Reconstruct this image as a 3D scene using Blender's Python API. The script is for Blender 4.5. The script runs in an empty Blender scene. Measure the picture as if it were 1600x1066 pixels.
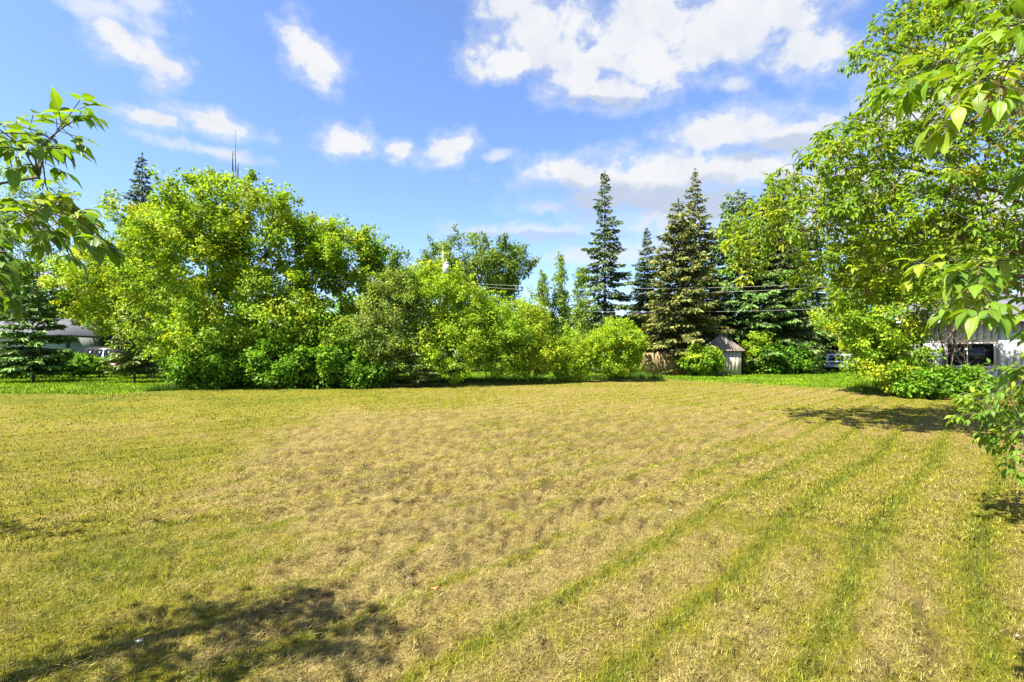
import bpy, math
import numpy as np
from mathutils import Vector

R = math.radians
rng = np.random.default_rng(11)
scene = bpy.context.scene
col = scene.collection

# ------------------------------------------------------------------ camera
CAM_H, FPX, HOR = 1.7, 800.0, 553.0          # eye height, focal length and horizon row in photo pixels
cam_data = bpy.data.cameras.new('camera')
cam = bpy.data.objects.new('camera', cam_data)
col.objects.link(cam)
cam.location = (0, 0, CAM_H)
cam.rotation_euler = (R(90), 0, 0)
cam_data.sensor_width = 36
cam_data.lens = 18
cam_data.shift_y = 0.0125
cam_data.clip_start = 0.05
cam_data.clip_end = 6000
scene.camera = cam

# ------------------------------------------------------------------ light
SUN_EL, SUN_AZ = R(56), math.atan2(-0.85, -0.53)      # azimuth measured from +Y towards +X
to_sun = Vector((math.sin(SUN_AZ) * math.cos(SUN_EL), math.cos(SUN_AZ) * math.cos(SUN_EL), math.sin(SUN_EL)))
sun_data = bpy.data.lights.new('sun', 'SUN')
sun_data.energy = 5.0
sun_data.angle = R(0.53)
sun_data.color = (1.0, 0.94, 0.84)
sun = bpy.data.objects.new('sun', sun_data)
col.objects.link(sun)
sun.rotation_euler = to_sun.to_track_quat('Z', 'Y').to_euler()
sun.location = (-20, -10, 40)

scene.view_settings.view_transform = 'Standard'
scene.view_settings.look = 'None'
scene.view_settings.gamma = 1
scene.view_settings.use_curve_mapping = False
scene.view_settings.exposure = 1.9
scene.cycles.max_bounces = 8
scene.cycles.diffuse_bounces = 4
scene.cycles.transmission_bounces = 6
scene.cycles.transparent_max_bounces = 8
scene.cycles.caustics_reflective = False
scene.cycles.caustics_refractive = False


# ------------------------------------------------------------------ node helpers
class NT:
    def __init__(s, tree):
        s.t = tree
        tree.nodes.clear()

    def n(s, kind, **kw):
        nd = s.t.nodes.new(kind)
        for k, v in kw.items():
            setattr(nd, k, v)
        return nd

    def put(s, sock, v):
        if isinstance(v, bpy.types.NodeSocket):
            s.t.links.new(v, sock)
        elif v is not None:
            sock.default_value = v

    def m(s, op, a, b=None, c=None, clamp=False):
        nd = s.n('ShaderNodeMath', operation=op, use_clamp=clamp)
        s.put(nd.inputs[0], a)
        if b is not None: s.put(nd.inputs[1], b)
        if c is not None: s.put(nd.inputs[2], c)
        return nd.outputs[0]

    def mix(s, f, a, b, blend='MIX'):
        nd = s.n('ShaderNodeMix', data_type='RGBA', blend_type=blend)
        s.put(nd.inputs[0], f)
        s.put(nd.inputs[6], a)
        s.put(nd.inputs[7], b)
        return nd.outputs[2]

    def noise(s, vec, scale, detail=4, rough=0.55, dist=0.0):
        nd = s.n('ShaderNodeTexNoise')
        if vec is not None: s.put(nd.inputs['Vector'], vec)
        nd.inputs['Scale'].default_value = scale
        nd.inputs['Detail'].default_value = detail
        nd.inputs['Roughness'].default_value = rough
        nd.inputs['Distortion'].default_value = dist
        return nd

    def ramp(s, f, lo, hi, a=0.0, b=1.0, smooth=True):
        nd = s.n('ShaderNodeMapRange', interpolation_type='SMOOTHSTEP' if smooth else 'LINEAR')
        s.put(nd.inputs[0], f)
        for i, v in enumerate((lo, hi, a, b)):
            nd.inputs[i + 1].default_value = v
        return nd.outputs[0]


def rgba(c):
    return (c[0], c[1], c[2], 1.0)


# ------------------------------------------------------------------ sky with fair-weather clouds
def sky_uv(px, py):
    x, z = (px - 800) / FPX, (HOR - py) / FPX
    return math.atan2(x, 1.0), math.atan2(z, math.hypot(x, 1.0))


def build_world():
    w = bpy.data.worlds.new('World')
    scene.world = w
    w.use_nodes = True
    g = NT(w.node_tree)
    out = g.n('ShaderNodeOutputWorld')
    bg = g.n('ShaderNodeBackground')
    bg.inputs['Strength'].default_value = 0.066
    g.t.links.new(bg.outputs[0], out.inputs[0])
    sky = g.n('ShaderNodeTexSky', sky_type='NISHITA', sun_disc=False)
    sky.sun_elevation = SUN_EL
    sky.sun_rotation = SUN_AZ
    sky.altitude = 500
    sky.air_density = 1.0
    sky.dust_density = 1.3
    sky.ozone_density = 1.2
    hs = g.n('ShaderNodeHueSaturation')
    hs.inputs['Saturation'].default_value = 1.02
    hs.inputs['Value'].default_value = 1.0
    g.t.links.new(sky.outputs[0], hs.inputs['Color'])
    tint = g.mix(1.0, hs.outputs[0], (0.90, 1.0, 1.24, 1), 'MULTIPLY')

    tc = g.n('ShaderNodeTexCoord')
    sep = g.n('ShaderNodeSeparateXYZ')
    g.t.links.new(tc.outputs['Generated'], sep.inputs[0])
    u = g.m('ARCTAN2', sep.outputs[0], sep.outputs[1])
    v = g.m('ARCSINE', sep.outputs[2])
    uv = g.n('ShaderNodeCombineXYZ')
    g.put(uv.inputs[0], u)
    g.put(uv.inputs[1], v)
    # domain warp keeps the outlines billowy
    sc3 = g.n('ShaderNodeVectorMath', operation='MULTIPLY')
    g.t.links.new(uv.outputs[0], sc3.inputs[0])
    sc3.inputs[1].default_value = (1.0, 1.3, 1.0)
    wn = g.noise(sc3.outputs[0], 9.0, 5, 0.6)
    sub = g.n('ShaderNodeVectorMath', operation='SUBTRACT')
    g.t.links.new(wn.outputs['Color'], sub.inputs[0])
    sub.inputs[1].default_value = (0.5, 0.5, 0.5)
    scl = g.n('ShaderNodeVectorMath', operation='MULTIPLY')
    g.t.links.new(sub.outputs[0], scl.inputs[0])
    scl.inputs[1].default_value = (0.075, 0.05, 0.0)
    add = g.n('ShaderNodeVectorMath', operation='ADD')
    g.t.links.new(uv.outputs[0], add.inputs[0])
    g.t.links.new(scl.outputs[0], add.inputs[1])
    fb = g.noise(sc3.outputs[0], 19.0, 11, 0.6)
    fb2 = g.noise(add.outputs[0], 11.0, 7, 0.55)

    def field(blobs):
        cur = None
        for (u0, v0, ru, rv, rot) in blobs:
            mp = g.n('ShaderNodeMapping', vector_type='TEXTURE')
            g.t.links.new(add.outputs[0], mp.inputs[0])
            mp.inputs['Location'].default_value = (u0, v0, 0)
            mp.inputs['Rotation'].default_value = (0, 0, rot)
            mp.inputs['Scale'].default_value = (ru, rv, 1)
            ln = g.n('ShaderNodeVectorMath', operation='LENGTH')
            g.t.links.new(mp.outputs[0], ln.inputs[0])
            f = g.m('SUBTRACT', 1.0, ln.outputs[1])
            if cur is None:
                cur = f
            else:
                cur = g.m('SMOOTH_MAX', cur, f, 0.12)
        return cur

    def conv(px, py, rx, ry, rot=0):
        u0, v0 = sky_uv(px, py)
        ru = (sky_uv(px + rx, py)[0] - sky_uv(px - rx, py)[0]) / 2
        rv = (sky_uv(px, py - ry)[1] - sky_uv(px, py + ry)[1]) / 2
        return (u0, v0, ru, rv, R(rot))

    solid = [conv(*b) for b in [
        (185, 70, 62, 38, -18), (240, 98, 58, 36, -22), (470, 80, 46, 46, -30), (497, 108, 48, 40, -20),
        (330, 190, 82, 20, -4), (240, 182, 58, 14, 0), (542, 222, 58, 26, 0), (695, 232, 48, 28, 12), (628, 234, 40, 16, 0),
        (845, 50, 82, 72, 0), (800, 8, 62, 46, 0), (1000, 50, 150, 92, 0), (1160, 40, 170, 80, 0), (1275, 80, 74, 52, -15),
        (790, 98, 82, 32, 0), (890, 92, 130, 40, 0), (1020, 105, 80, 50, 0), (1210, 0, 170, 60, 0),
        (970, 140, 128, 32, 0), (905, 128, 54, 32, 0),
        (1140, 205, 112, 44, 0), (1235, 212, 92, 44, 0),
        (900, 272, 100, 36, 0), (1040, 272, 205, 52, 0), (1160, 268, 120, 44, 0), (1010, 305, 170, 38, 0),
        (1090, 325, 170, 40, 0), (1330, 300, 160, 60, 0), (1420, 180, 120, 60, 0), (1540, 90, 130, 70, 0), (1560, 330, 160, 50, 0)]]
    thin = [conv(*b) for b in [
        (150, 12, 150, 34, 0), (230, 5, 70, 30, 0), (830, 360, 190, 22, 0), (1150, 132, 40, 22, 0), (775, 248, 30, 14, 0), 
        (60, 440, 150, 40, 0), (20, 360, 110, 30, 0), (960, 395, 180, 26, 0), (1180, 380, 190, 45, 0), (860, 325, 60, 12, 0), (330, 230, 130, 14, 0)]]
    r2 = np.random.default_rng(5)
    for _ in range(26):                      # the same kind of clouds all round the sky
        uu = r2.uniform(1.05, 2 * math.pi - 1.05)
        if uu > math.pi: uu -= 2 * math.pi
        vv = r2.uniform(0.12, 0.75)
        solid.append((uu, vv, r2.uniform(.06, .2), r2.uniform(.03, .08), r2.uniform(-.3, .3)))
    grey = [conv(*b) for b in [(1000, 312, 210, 32, 0), (880, 300, 90, 20, 0), (1130, 318, 160, 36, 0), (850, 372, 140, 16, 0), (1210, 230, 110, 20, 0), (960, 158, 100, 12, 0)]]
    fs = field(solid)
    ft = field(thin)
    nz = g.m('MULTIPLY_ADD', fb.outputs[0], 2.1, -1.05)
    ds = g.ramp(g.m('ADD', fs, nz), -0.02, 0.62)
    dw = g.ramp(g.m('ADD', fs, g.m('MULTIPLY', nz, 1.2)), -0.5, 0.6, 0.0, 0.5)
    ds = g.m('MAXIMUM', ds, dw)
    dt = g.ramp(g.m('ADD', ft, nz), -0.05, 0.9, 0.0, 0.75)
    dens = g.m('MAXIMUM', ds, dt)
    fg = field(grey)
    gf = g.ramp(g.m('ADD', fg, g.m('MULTIPLY', nz, 0.8)), -0.15, 0.55)
    vary = g.ramp(fb2.outputs[0], 0.38, 0.72, 0.0, 0.36)
    gf = g.m('MAXIMUM', gf, vary)
    ccol = g.mix(gf, (3.72, 3.78, 3.9, 1), (2.35, 2.7, 3.4, 1))
    fin = g.mix(dens, tint, ccol)
    g.t.links.new(fin, bg.inputs['Color'])
    w.cycles.sampling_method = 'MANUAL'
    w.cycles.sample_map_resolution = 1024


build_world()


# ------------------------------------------------------------------ numpy noise
def _hash(ix, iy, seed):
    h = (ix.astype(np.int64) * 374761393 + iy.astype(np.int64) * 668265263 + seed * 974711) & 0xFFFFFFFF
    h = ((h ^ (h >> 13)) * 1274126177) & 0xFFFFFFFF
    return ((h ^ (h >> 16)) & 0xFFFFFF) / float(0xFFFFFF)


def vnoise(x, y, seed=0):
    ix, iy = np.floor(x), np.floor(y)
    fx, fy = x - ix, y - iy
    fx, fy = fx * fx * (3 - 2 * fx), fy * fy * (3 - 2 * fy)
    a = _hash(ix, iy, seed); b = _hash(ix + 1, iy, seed)
    c = _hash(ix, iy + 1, seed); d = _hash(ix + 1, iy + 1, seed)
    return (a + (b - a) * fx) * (1 - fy) + (c + (d - c) * fx) * fy


def fbm(x, y, seed=0, oct=4):
    s, amp, tot = 0.0, 1.0, 0.0
    for i in range(oct):
        s = s + amp * vnoise(x * 2 ** i + 17.3 * i, y * 2 ** i - 9.1 * i, seed + i)
        tot += amp
        amp *= 0.55
    return s / tot


def sstep(a, b, x):
    t = np.clip((x - a) / (b - a), 0, 1)
    return t * t * (3 - 2 * t)


def at(px, d, py=None):
    """photo pixel and distance -> world point (on the ground unless a row is given)"""
    x = (px - 800) / FPX * d
    z = 0.0 if py is None else CAM_H + (HOR - py) / FPX * d
    return np.array([x, d, z])


# ------------------------------------------------------------------ mesh and object helpers
def mesh_np(name, verts, faces, mat, parent=None, base=(0, 0, 0), colors=None, uv=None, smooth=False):
    """verts (N,3) world; faces: list of (M,k) index arrays"""
    me = bpy.data.meshes.new(name)
    verts = np.asarray(verts, dtype=np.float64) - np.asarray(base, dtype=np.float64)
    faces = [np.asarray(f, dtype=np.int64) for f in (faces if isinstance(faces, list) else [faces]) if len(f)]
    me.vertices.add(len(verts))
    me.vertices.foreach_set('co', verts.astype(np.float32).ravel())
    loops = np.concatenate([f.ravel() for f in faces])
    tot = np.concatenate([np.full(len(f), f.shape[1]) for f in faces])
    start = np.concatenate([[0], np.cumsum(tot)[:-1]])
    me.loops.add(len(loops))
    me.loops.foreach_set('vertex_index', loops.astype(np.int32))
    me.polygons.add(len(tot))
    me.polygons.foreach_set('loop_start', start.astype(np.int32))
    if colors is not None:
        at_ = me.attributes.new('col', 'FLOAT_COLOR', 'POINT')
        c4 = np.ones((len(verts), 4), dtype=np.float32)
        c4[:, :3] = colors
        at_.data.foreach_set('color', c4.ravel())
    if uv is not None:
        l = me.uv_layers.new(name='UVMap')
        l.data.foreach_set('uv', np.asarray(uv, dtype=np.float32)[loops].ravel())
    me.update(calc_edges=True)
    me.validate()
    if smooth:
        me.polygons.foreach_set('use_smooth', np.ones(len(tot), dtype=bool))
    if mat is not None:
        me.materials.append(mat)
    o = bpy.data.objects.new(name, me)
    col.objects.link(o)
    if parent is not None:
        o.parent = parent
    else:
        o.location = base
    return o


def thing(name, label, cat, loc=(0, 0, 0), group=None, rz=0.0):
    o = bpy.data.objects.new(name, None)
    o.empty_display_size = 0.2
    col.objects.link(o)
    o.location = loc
    o.rotation_euler = (0, 0, rz)
    return tag(o, label, cat, group)


def tag(o, label, cat, group=None):
    o['label'] = label
    o['category'] = cat
    if group: o['group'] = group
    return o


class MB:
    """collects boxes, tubes and prisms into one mesh"""
    def __init__(s):
        s.v, s.f = [], {}
        s.n = 0

    def raw(s, v, faces):
        for f in faces:
            s.f.setdefault(len(f), []).append([i + s.n for i in f])
        s.v.extend([tuple(p) for p in v])
        s.n += len(v)
        return s

    def box(s, c, size, rz=0.0, taper=1.0):
        cx, cy, cz = c
        hx, hy, hz = size[0] / 2, size[1] / 2, size[2] / 2
        cs, sn = math.cos(rz), math.sin(rz)
        v = []
        for z, k in ((-hz, 1.0), (hz, taper)):
            for x, y in ((-hx, -hy), (hx, -hy), (hx, hy), (-hx, hy)):
                v.append((cx + (x * cs - y * sn) * k, cy + (x * sn + y * cs) * k, cz + z))
        return s.raw(v, [(3, 2, 1, 0), (4, 5, 6, 7), (0, 1, 5, 4), (1, 2, 6, 5), (2, 3, 7, 6), (3, 0, 4, 7)])

    def tube(s, a, b, r0, r1=None, k=10, caps=True):
        r1 = r0 if r1 is None else r1
        a, b = Vector(a), Vector(b)
        d = (b - a).normalized()
        x = d.orthogonal().normalized()
        y = d.cross(x)
        v = []
        for p, r in ((a, r0), (b, r1)):
            for i in range(k):
                t = 2 * math.pi * i / k
                v.append(p + (x * math.cos(t) + y * math.sin(t)) * r)
        f = [(i, (i + 1) % k, k + (i + 1) % k, k + i) for i in range(k)]
        if caps:
            f += [tuple(range(k - 1, -1, -1)), tuple(range(k, 2 * k))]
        return s.raw(v, f)

    def build(s, name, mat, parent=None, loc=None, smooth=False):
        o = mesh_np(name, np.array(s.v), [np.array(f) for f in s.f.values()], mat, parent, smooth=smooth)
        if loc is not None: o.location = loc
        return o


# ------------------------------------------------------------------ materials
def new_mat(name):
    m = bpy.data.materials.new(name)
    m.use_nodes = True
    return m, NT(m.node_tree)


def surf(name, c, rough=0.7, var=0.15, scale=6.0, metal=0.0, spec=0.4, bump=0.0, dirt=None, coat=0.0):
    m, g = new_mat(name)
    out = g.n('ShaderNodeOutputMaterial')
    b = g.n('ShaderNodeBsdfPrincipled')
    tc = g.n('ShaderNodeTexCoord')
    nz = g.noise(tc.outputs['Object'], scale, 6, 0.65)
    dark = tuple(x * (1 - var) for x in c)
    lite = tuple(min(1, x * (1 + var)) for x in c)
    cc = g.mix(g.ramp(nz.outputs[0], 0.3, 0.7), rgba(dark), rgba(lite))
    if dirt:
        n2 = g.noise(tc.outputs['Object'], scale * 0.35, 5, 0.7)
        cc = g.mix(g.ramp(n2.outputs[0], 0.45, 0.75, 0, 0.7), cc, rgba(dirt))
    g.put(b.inputs['Base Color'], cc)
    b.inputs['Roughness'].default_value = rough
    b.inputs['Metallic'].default_value = metal
    b.inputs['Specular IOR Level'].default_value = spec
    b.inputs['Coat Weight'].default_value = coat
    if bump:
        bp = g.n('ShaderNodeBump')
        bp.inputs['Strength'].default_value = bump
        bp.inputs['Distance'].default_value = 0.02
        g.put(bp.inputs['Height'], nz.outputs[0])
        g.put(b.inputs['Normal'], bp.outputs[0])
    g.t.links.new(b.outputs[0], out.inputs[0])
    return m


def leaf_mat(name, trans=0.4, rough=0.45, spec=0.35, veins=False, tcol=(1.25, 1.15, 0.45)):
    m, g = new_mat(name)
    out = g.n('ShaderNodeOutputMaterial')
    a = g.n('ShaderNodeAttribute', attribute_name='col')
    c = a.outputs['Color']
    b = g.n('ShaderNodeBsdfPrincipled')
    if veins:
        uv = g.n('ShaderNodeUVMap')
        sep = g.n('ShaderNodeSeparateXYZ')
        g.t.links.new(uv.outputs[0], sep.inputs[0])
        ax = g.m('ABSOLUTE', sep.outputs[0])
        mid = g.ramp(ax, 0.0, 0.05, 1.0, 0.0)
        side = g.m('SINE', g.m('MULTIPLY', g.m('SUBTRACT', sep.outputs[1], g.m('MULTIPLY', ax, 0.9)), 50.0))
        sv = g.ramp(side, 0.75, 1.0, 0.0, 0.45)
        vv = g.m('MAXIMUM', mid, sv)
        lite = g.mix(1.0, c, (1.5, 1.4, 1.6, 1), 'MULTIPLY')
        c = g.mix(g.m('MULTIPLY', vv, 0.6), c, lite)
        tcd = g.n('ShaderNodeTexCoord')
        n2 = g.noise(tcd.outputs['Object'], 60.0, 4, 0.6)
        c = g.mix(g.ramp(n2.outputs[0], 0.35, 0.75, 0, 0.35), c, g.mix(1.0, c, (0.6, 0.7, 0.6, 1), 'MULTIPLY'))
        bp = g.n('ShaderNodeBump')
        bp.inputs['Strength'].default_value = 0.35
        bp.inputs['Distance'].default_value = 0.003
        g.put(bp.inputs['Height'], vv)
        g.put(b.inputs['Normal'], bp.outputs[0])
    g.put(b.inputs['Base Color'], c)
    b.inputs['Roughness'].default_value = rough
    b.inputs['Specular IOR Level'].default_value = spec
    t = g.n('ShaderNodeBsdfTranslucent')
    g.put(t.inputs['Color'], g.mix(1.0, c, (tcol[0], tcol[1], tcol[2], 1), 'MULTIPLY'))
    mx = g.n('ShaderNodeMixShader')
    mx.inputs[0].default_value = trans
    g.t.links.new(b.outputs[0], mx.inputs[1])
    g.t.links.new(t.outputs[0], mx.inputs[2])
    g.t.links.new(mx.outputs[0], out.inputs[0])
    return m


def bark_mat(name, c1, c2, scale=14.0):
    m, g = new_mat(name)
    out = g.n('ShaderNodeOutputMaterial')
    b = g.n('ShaderNodeBsdfPrincipled')
    tc = g.n('ShaderNodeTexCoord')
    mp = g.n('ShaderNodeMapping')
    mp.inputs['Scale'].default_value = (1, 1, 0.25)
    g.t.links.new(tc.outputs['Object'], mp.inputs[0])
    nz = g.noise(mp.outputs[0], scale, 7, 0.7, 0.6)
    g.put(b.inputs['Base Color'], g.mix(g.ramp(nz.outputs[0], 0.32, 0.68), rgba(c1), rgba(c2)))
    b.inputs['Roughness'].default_value = 0.9
    b.inputs['Specular IOR Level'].default_value = 0.15
    bp = g.n('ShaderNodeBump')
    bp.inputs['Strength'].default_value = 0.7
    bp.inputs['Distance'].default_value = 0.03
    g.put(bp.inputs['Height'], nz.outputs[0])
    g.put(b.inputs['Normal'], bp.outputs[0])
    g.t.links.new(b.outputs[0], out.inputs[0])
    return m


LEAF = leaf_mat('leaf', 0.48, 0.5, 0.2)
NEARLEAF = leaf_mat('near_leaf', 0.45, 0.42, 0.3, veins=True)
NEEDLE = leaf_mat('needle', 0.12, 0.55, 0.25)
BLADE = leaf_mat('grass_blade', 0.25, 0.7, 0.08, tcol=(1.1, 1.05, 0.6))
BARK = bark_mat('bark', (0.05, 0.038, 0.028), (0.15, 0.12, 0.09))
BARK_PALE = bark_mat('pale_bark', (0.12, 0.10, 0.08), (0.30, 0.27, 0.22))
DEADWOOD = bark_mat('dead_wood', (0.07, 0.045, 0.032), (0.24, 0.18, 0.13))
TWIG = surf('green_twig', (0.12, 0.10, 0.05), 0.7, 0.25, 40)


# ------------------------------------------------------------------ ground
LUSH_X = np.array([-400, -60, -26, -17, -15, 8.7, 10.2, 13.0, 16.4, 22, 40, 400.0])
LUSH_Y = np.array([21, 20.3, 20.6, 22.4, 25.5, 35.0, 33.5, 29.5, 25.0, 22.5, 20, 18.0])


def lush_mask(x, y):
    b = np.interp(x, LUSH_X, LUSH_Y) + (fbm(x * 0.7, y * 0.7, 71, 4) - 0.5) * 3.0
    return sstep(-0.8, 0.8, y - b + (fbm(x * 3.5, y * 3.5, 73, 2) - .5) * 1.2)


def stripes(x, y):
    """mower passes running away to the right: returns perpendicular coordinate"""
    bend = 0.35 * (fbm(x * 0.25, y * 0.25, 5, 2) - 0.5)
    return 0.727 * x - 0.686 * y + bend


def ground_h(x, y):
    p = stripes(x, y)
    l = 0.686 * x + 0.727 * y
    h = 0.05 * (fbm(x * 0.35, y * 0.35, 31, 2) - 0.5)
    h = h + 0.028 * (fbm(p * 4.5, l * 2.2, 41, 3) - 0.5)
    tan_ = tan_patch(x, y)
    h = h + 0.05 * tan_ * (fbm(p * 7.0, l * 3.0, 43, 3) - 0.5)
    h = h - 0.035 * pits(x, y)
    h = h + 0.018 * np.sin(p * 2 * np.pi / 0.74)
    fade = np.clip(1 - (np.hypot(x, y) - 30) / 60, 0, 1)
    return h * fade


def tan_patch(x, y):
    """scalped, straw-covered part of the lot"""
    lim = np.interp(y, [0, 3.0, 4.0, 4.6, 6.0, 7.4, 11.6, 15, 18], [-0.5, -1.7, -2.3, -2.7, -3.9, -4.4, -5.6, -5.0, 3.0])
    e = x - lim + (fbm(x * 0.8, y * 0.8, 51, 3) - 0.5) * 2.6
    m = sstep(-0.5, 1.3, e)
    p = stripes(x, y)
    return m * sstep(0.0, -2.0, p + 1.0 + 0.22 * np.maximum(y - 3, 0) + (fbm(x * 0.5, y * 0.5, 52, 2) - 0.5) * 2.0) * sstep(19, 11, y)


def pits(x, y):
    """small hollows between the clumps, coloured dark for bare soil, decayed grass and the shade in them"""
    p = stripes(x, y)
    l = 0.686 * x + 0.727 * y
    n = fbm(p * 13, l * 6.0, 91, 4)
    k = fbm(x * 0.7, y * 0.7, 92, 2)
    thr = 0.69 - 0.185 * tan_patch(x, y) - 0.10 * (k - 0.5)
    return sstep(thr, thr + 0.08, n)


TAN = np.array([0.275, 0.222, 0.080])
TAN2 = np.array([0.228, 0.172, 0.042])
YGR = np.array([0.195, 0.185, 0.014])
GRN = np.array([0.122, 0.142, 0.012])
LUSH = np.array([0.125, 0.215, 0.010])
SOIL_SHADE = np.array([0.055, 0.038, 0.018])


def left_margin(x, y):
    e = x - np.interp(y, [0, 4, 6, 11.6, 15, 22], [-0.5, -2.3, -3.9, -5.6, -5.0, -4.0])
    return sstep(0.9, -1.2, e + (fbm(x * 0.6, y * 0.6, 66, 2) - .5) * 2.0)


def lawn_green(x, y):
    """how green the mown lawn is at a point, 0 dry straw to 1 green"""
    p = stripes(x, y)
    ph = p / 0.74
    tri = np.abs((ph - np.floor(ph)) - 0.5) * 2
    tri2 = np.abs((ph * 2 - np.floor(ph * 2)) - 0.5) * 2
    line = 0.5 * sstep(0.15, 0.9, tri) + 0.35 * sstep(0.7, 0.97, tri) + 0.22 * sstep(0.5, 0.95, tri2)
    big = fbm(x * 0.33 + 3, y * 0.33, 61, 3)
    med = fbm(x * 1.5, y * 1.5, 62, 4)
    fine = fbm(x * 7.0, y * 7.0, 63, 3)
    right = sstep(-5.5, -1.0, p)
    g = 0.42 + 0.9 * (big - 0.5) + 0.55 * (med - 0.5) + 0.9 * (fine - 0.5)
    g = g - 0.24 + 0.9 * line * (1 - 0.75 * left_margin(x, y)) * (0.6 + 0.4 * sstep(0.25, 0.6, fbm(x * 0.5, y * 0.5, 64, 2)))
    tp = tan_patch(x, y)
    g = g - 0.42 * tp
    g = g + 0.12 * right
    g = g + 0.20 * sstep(13, 22, y) * sstep(4, -6, x)
    left = left_margin(x, y)
    g = g + left * (0.34 + 0.5 * (fbm(x * 0.8, y * 0.8, 65, 3) - 0.45))
    return np.clip(g, 0, 1.15)


def lawn_color(x, y):
    g = lawn_green(x, y)[..., None]
    f2 = fbm(x * 3.1, y * 3.1, 66, 3)[..., None]
    dry = TAN * f2 + TAN2 * (1 - f2)
    c = np.where(g < 0.6, dry + (YGR - dry) * (g / 0.6), YGR + (GRN - YGR) * np.clip((g - 0.6) / 0.5, 0, 1))
    lm = lush_mask(x, y)[..., None]
    c = c + (SOIL_SHADE - c) * (0.85 * pits(x, y) * np.clip(1 - np.hypot(x, y) / 28, 0, 1))[..., None]  # hollows get soil colour with their shade painted in
    dd = (fbm(x * 0.8, y * 0.8, 67, 4)[..., None] - 0.5)
    lush = LUSH * (1 + 0.9 * dd) + np.array([0.09, 0.06, 0.0]) * np.clip(dd * 2, 0, 1)
    return c * (1 - lm) + lush * lm


def build_ground():
    th_f = np.linspace(R(-60), R(60), 290)
    th_b = np.linspace(R(60), R(300), 60)[1:-1]
    th = np.concatenate([th_f, th_b])
    rad = np.concatenate([[0.0], np.geomspace(0.35, 60, 215), np.geomspace(66, 3000, 26)])
    T, Rr = np.meshgrid(th, rad[1:])
    X = (Rr * np.sin(T)).ravel(); Y = (Rr * np.cos(T)).ravel()
    Z = ground_h(X, Y)
    V = np.vstack([[[0, 0, 0.0]], np.stack([X, Y, Z], 1)])
    nt, nr = len(th), len(rad) - 1
    idx = 1 + np.arange(nt * nr).reshape(nr, nt)
    nxt = np.roll(idx, -1, axis=1)
    quads = np.stack([idx[:-1], idx[1:], nxt[1:], nxt[:-1]], -1).reshape(-1, 4)
    fan = np.stack([np.zeros(nt, int), idx[0], nxt[0]], 1)
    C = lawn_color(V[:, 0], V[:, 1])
    m, g = new_mat('lawn_soil')
    out = g.n('ShaderNodeOutputMaterial')
    b = g.n('ShaderNodeBsdfPrincipled')
    a = g.n('ShaderNodeAttribute', attribute_name='col')
    tc = g.n('ShaderNodeTexCoord')
    n1 = g.noise(tc.outputs['Object'], 38.0, 6, 0.7)
    n2 = g.noise(tc.outputs['Object'], 9.0, 5, 0.65)
    c = g.mix(g.ramp(n1.outputs[0], 0.35, 0.7, 0.0, 0.8), g.mix(1.0, a.outputs['Color'], (0.55, 0.52, 0.48, 1), 'MULTIPLY'), a.outputs['Color'])
    c = g.mix(g.ramp(n2.outputs[0], 0.56, 0.75, 0.0, 0.5), c, rgba(SOIL_SHADE))
    g.put(b.inputs['Base Color'], c)
    b.inputs['Roughness'].default_value = 0.95
    b.inputs['Specular IOR Level'].default_value = 0.1
    bp = g.n('ShaderNodeBump')
    bp.inputs['Strength'].default_value = 0.9
    bp.inputs['Distance'].default_value = 0.03
    g.put(bp.inputs['Height'], g.m('ADD', n1.outputs[0], n2.outputs[0]))
    g.put(b.inputs['Normal'], bp.outputs[0])
    g.t.links.new(b.outputs[0], out.inputs[0])
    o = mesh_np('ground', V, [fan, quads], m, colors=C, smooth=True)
    o['kind'] = 'structure'


build_ground()


def sector_points(n, r0, r1, half=56, power=1.0, seed=0):
    r = np.random.default_rng(seed)
    k = r.uniform(0, 1, n)
    if power == 0:
        d = r0 * (r1 / r0) ** k
    else:
        d = (r0 ** power + k * (r1 ** power - r0 ** power)) ** (1 / power)
    t = r.uniform(R(-half), R(half), n)
    return d * np.sin(t), d * np.cos(t), d


def blades(name, label, cat, specs):
    """one mesh of grass: specs = (x, y, length, width, tilt, colour, lift, segments)"""
    VV, FF, CC, n = [], [], [], 0
    for (x, y, L, W, tilt, c, lift, seg, az) in specs:
        N = len(x)
        z = ground_h(x, y) + lift
        hx, hy = np.cos(az), np.sin(az)
        up = np.cos(tilt); ho = np.sin(tilt)
        b = np.stack([x, y, z], 1)
        wdir = np.stack([-hy, hx, np.zeros(N)], 1) * (W / 2)[:, None]
        tip = b + np.stack([hx * ho, hy * ho, up], 1) * L[:, None]
        if seg == 1:
            v = np.stack([b - wdir, b + wdir, tip], 1)
            f = np.arange(N * 3).reshape(N, 3) + n
            k = 3
        else:
            mid = b + np.stack([hx * ho * 0.4, hy * ho * 0.4, up * 0.62], 1) * L[:, None]
            v = np.stack([b - wdir, b + wdir, mid - wdir * .8, mid + wdir * .8, tip], 1)
            base = np.arange(N)[:, None] * 5 + n
            f = np.concatenate([base + np.array([[0, 1, 3]]), base + np.array([[0, 3, 2]]), base + np.array([[2, 3, 4]])])
            k = 5
        cc = np.repeat(c, k, axis=0)
        VV.append(v.reshape(-1, 3)); FF.append(f); CC.append(cc)
        n += N * k
    o = mesh_np(name, np.concatenate(VV), FF, BLADE, colors=np.concatenate(CC))
    o['kind'] = 'stuff'
    tag(o, label, cat)
    return o


def vary(c, r, amt=0.25):
    n = len(c)
    k = r.normal(1, amt, (n, 1)).clip(0.4, 1.8)
    h = r.normal(0, 0.06, (n, 1))
    return np.clip(c * k * np.hstack([1 + h, np.ones((n, 1)), 1 - h]), 0.003, 0.8)


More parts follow.
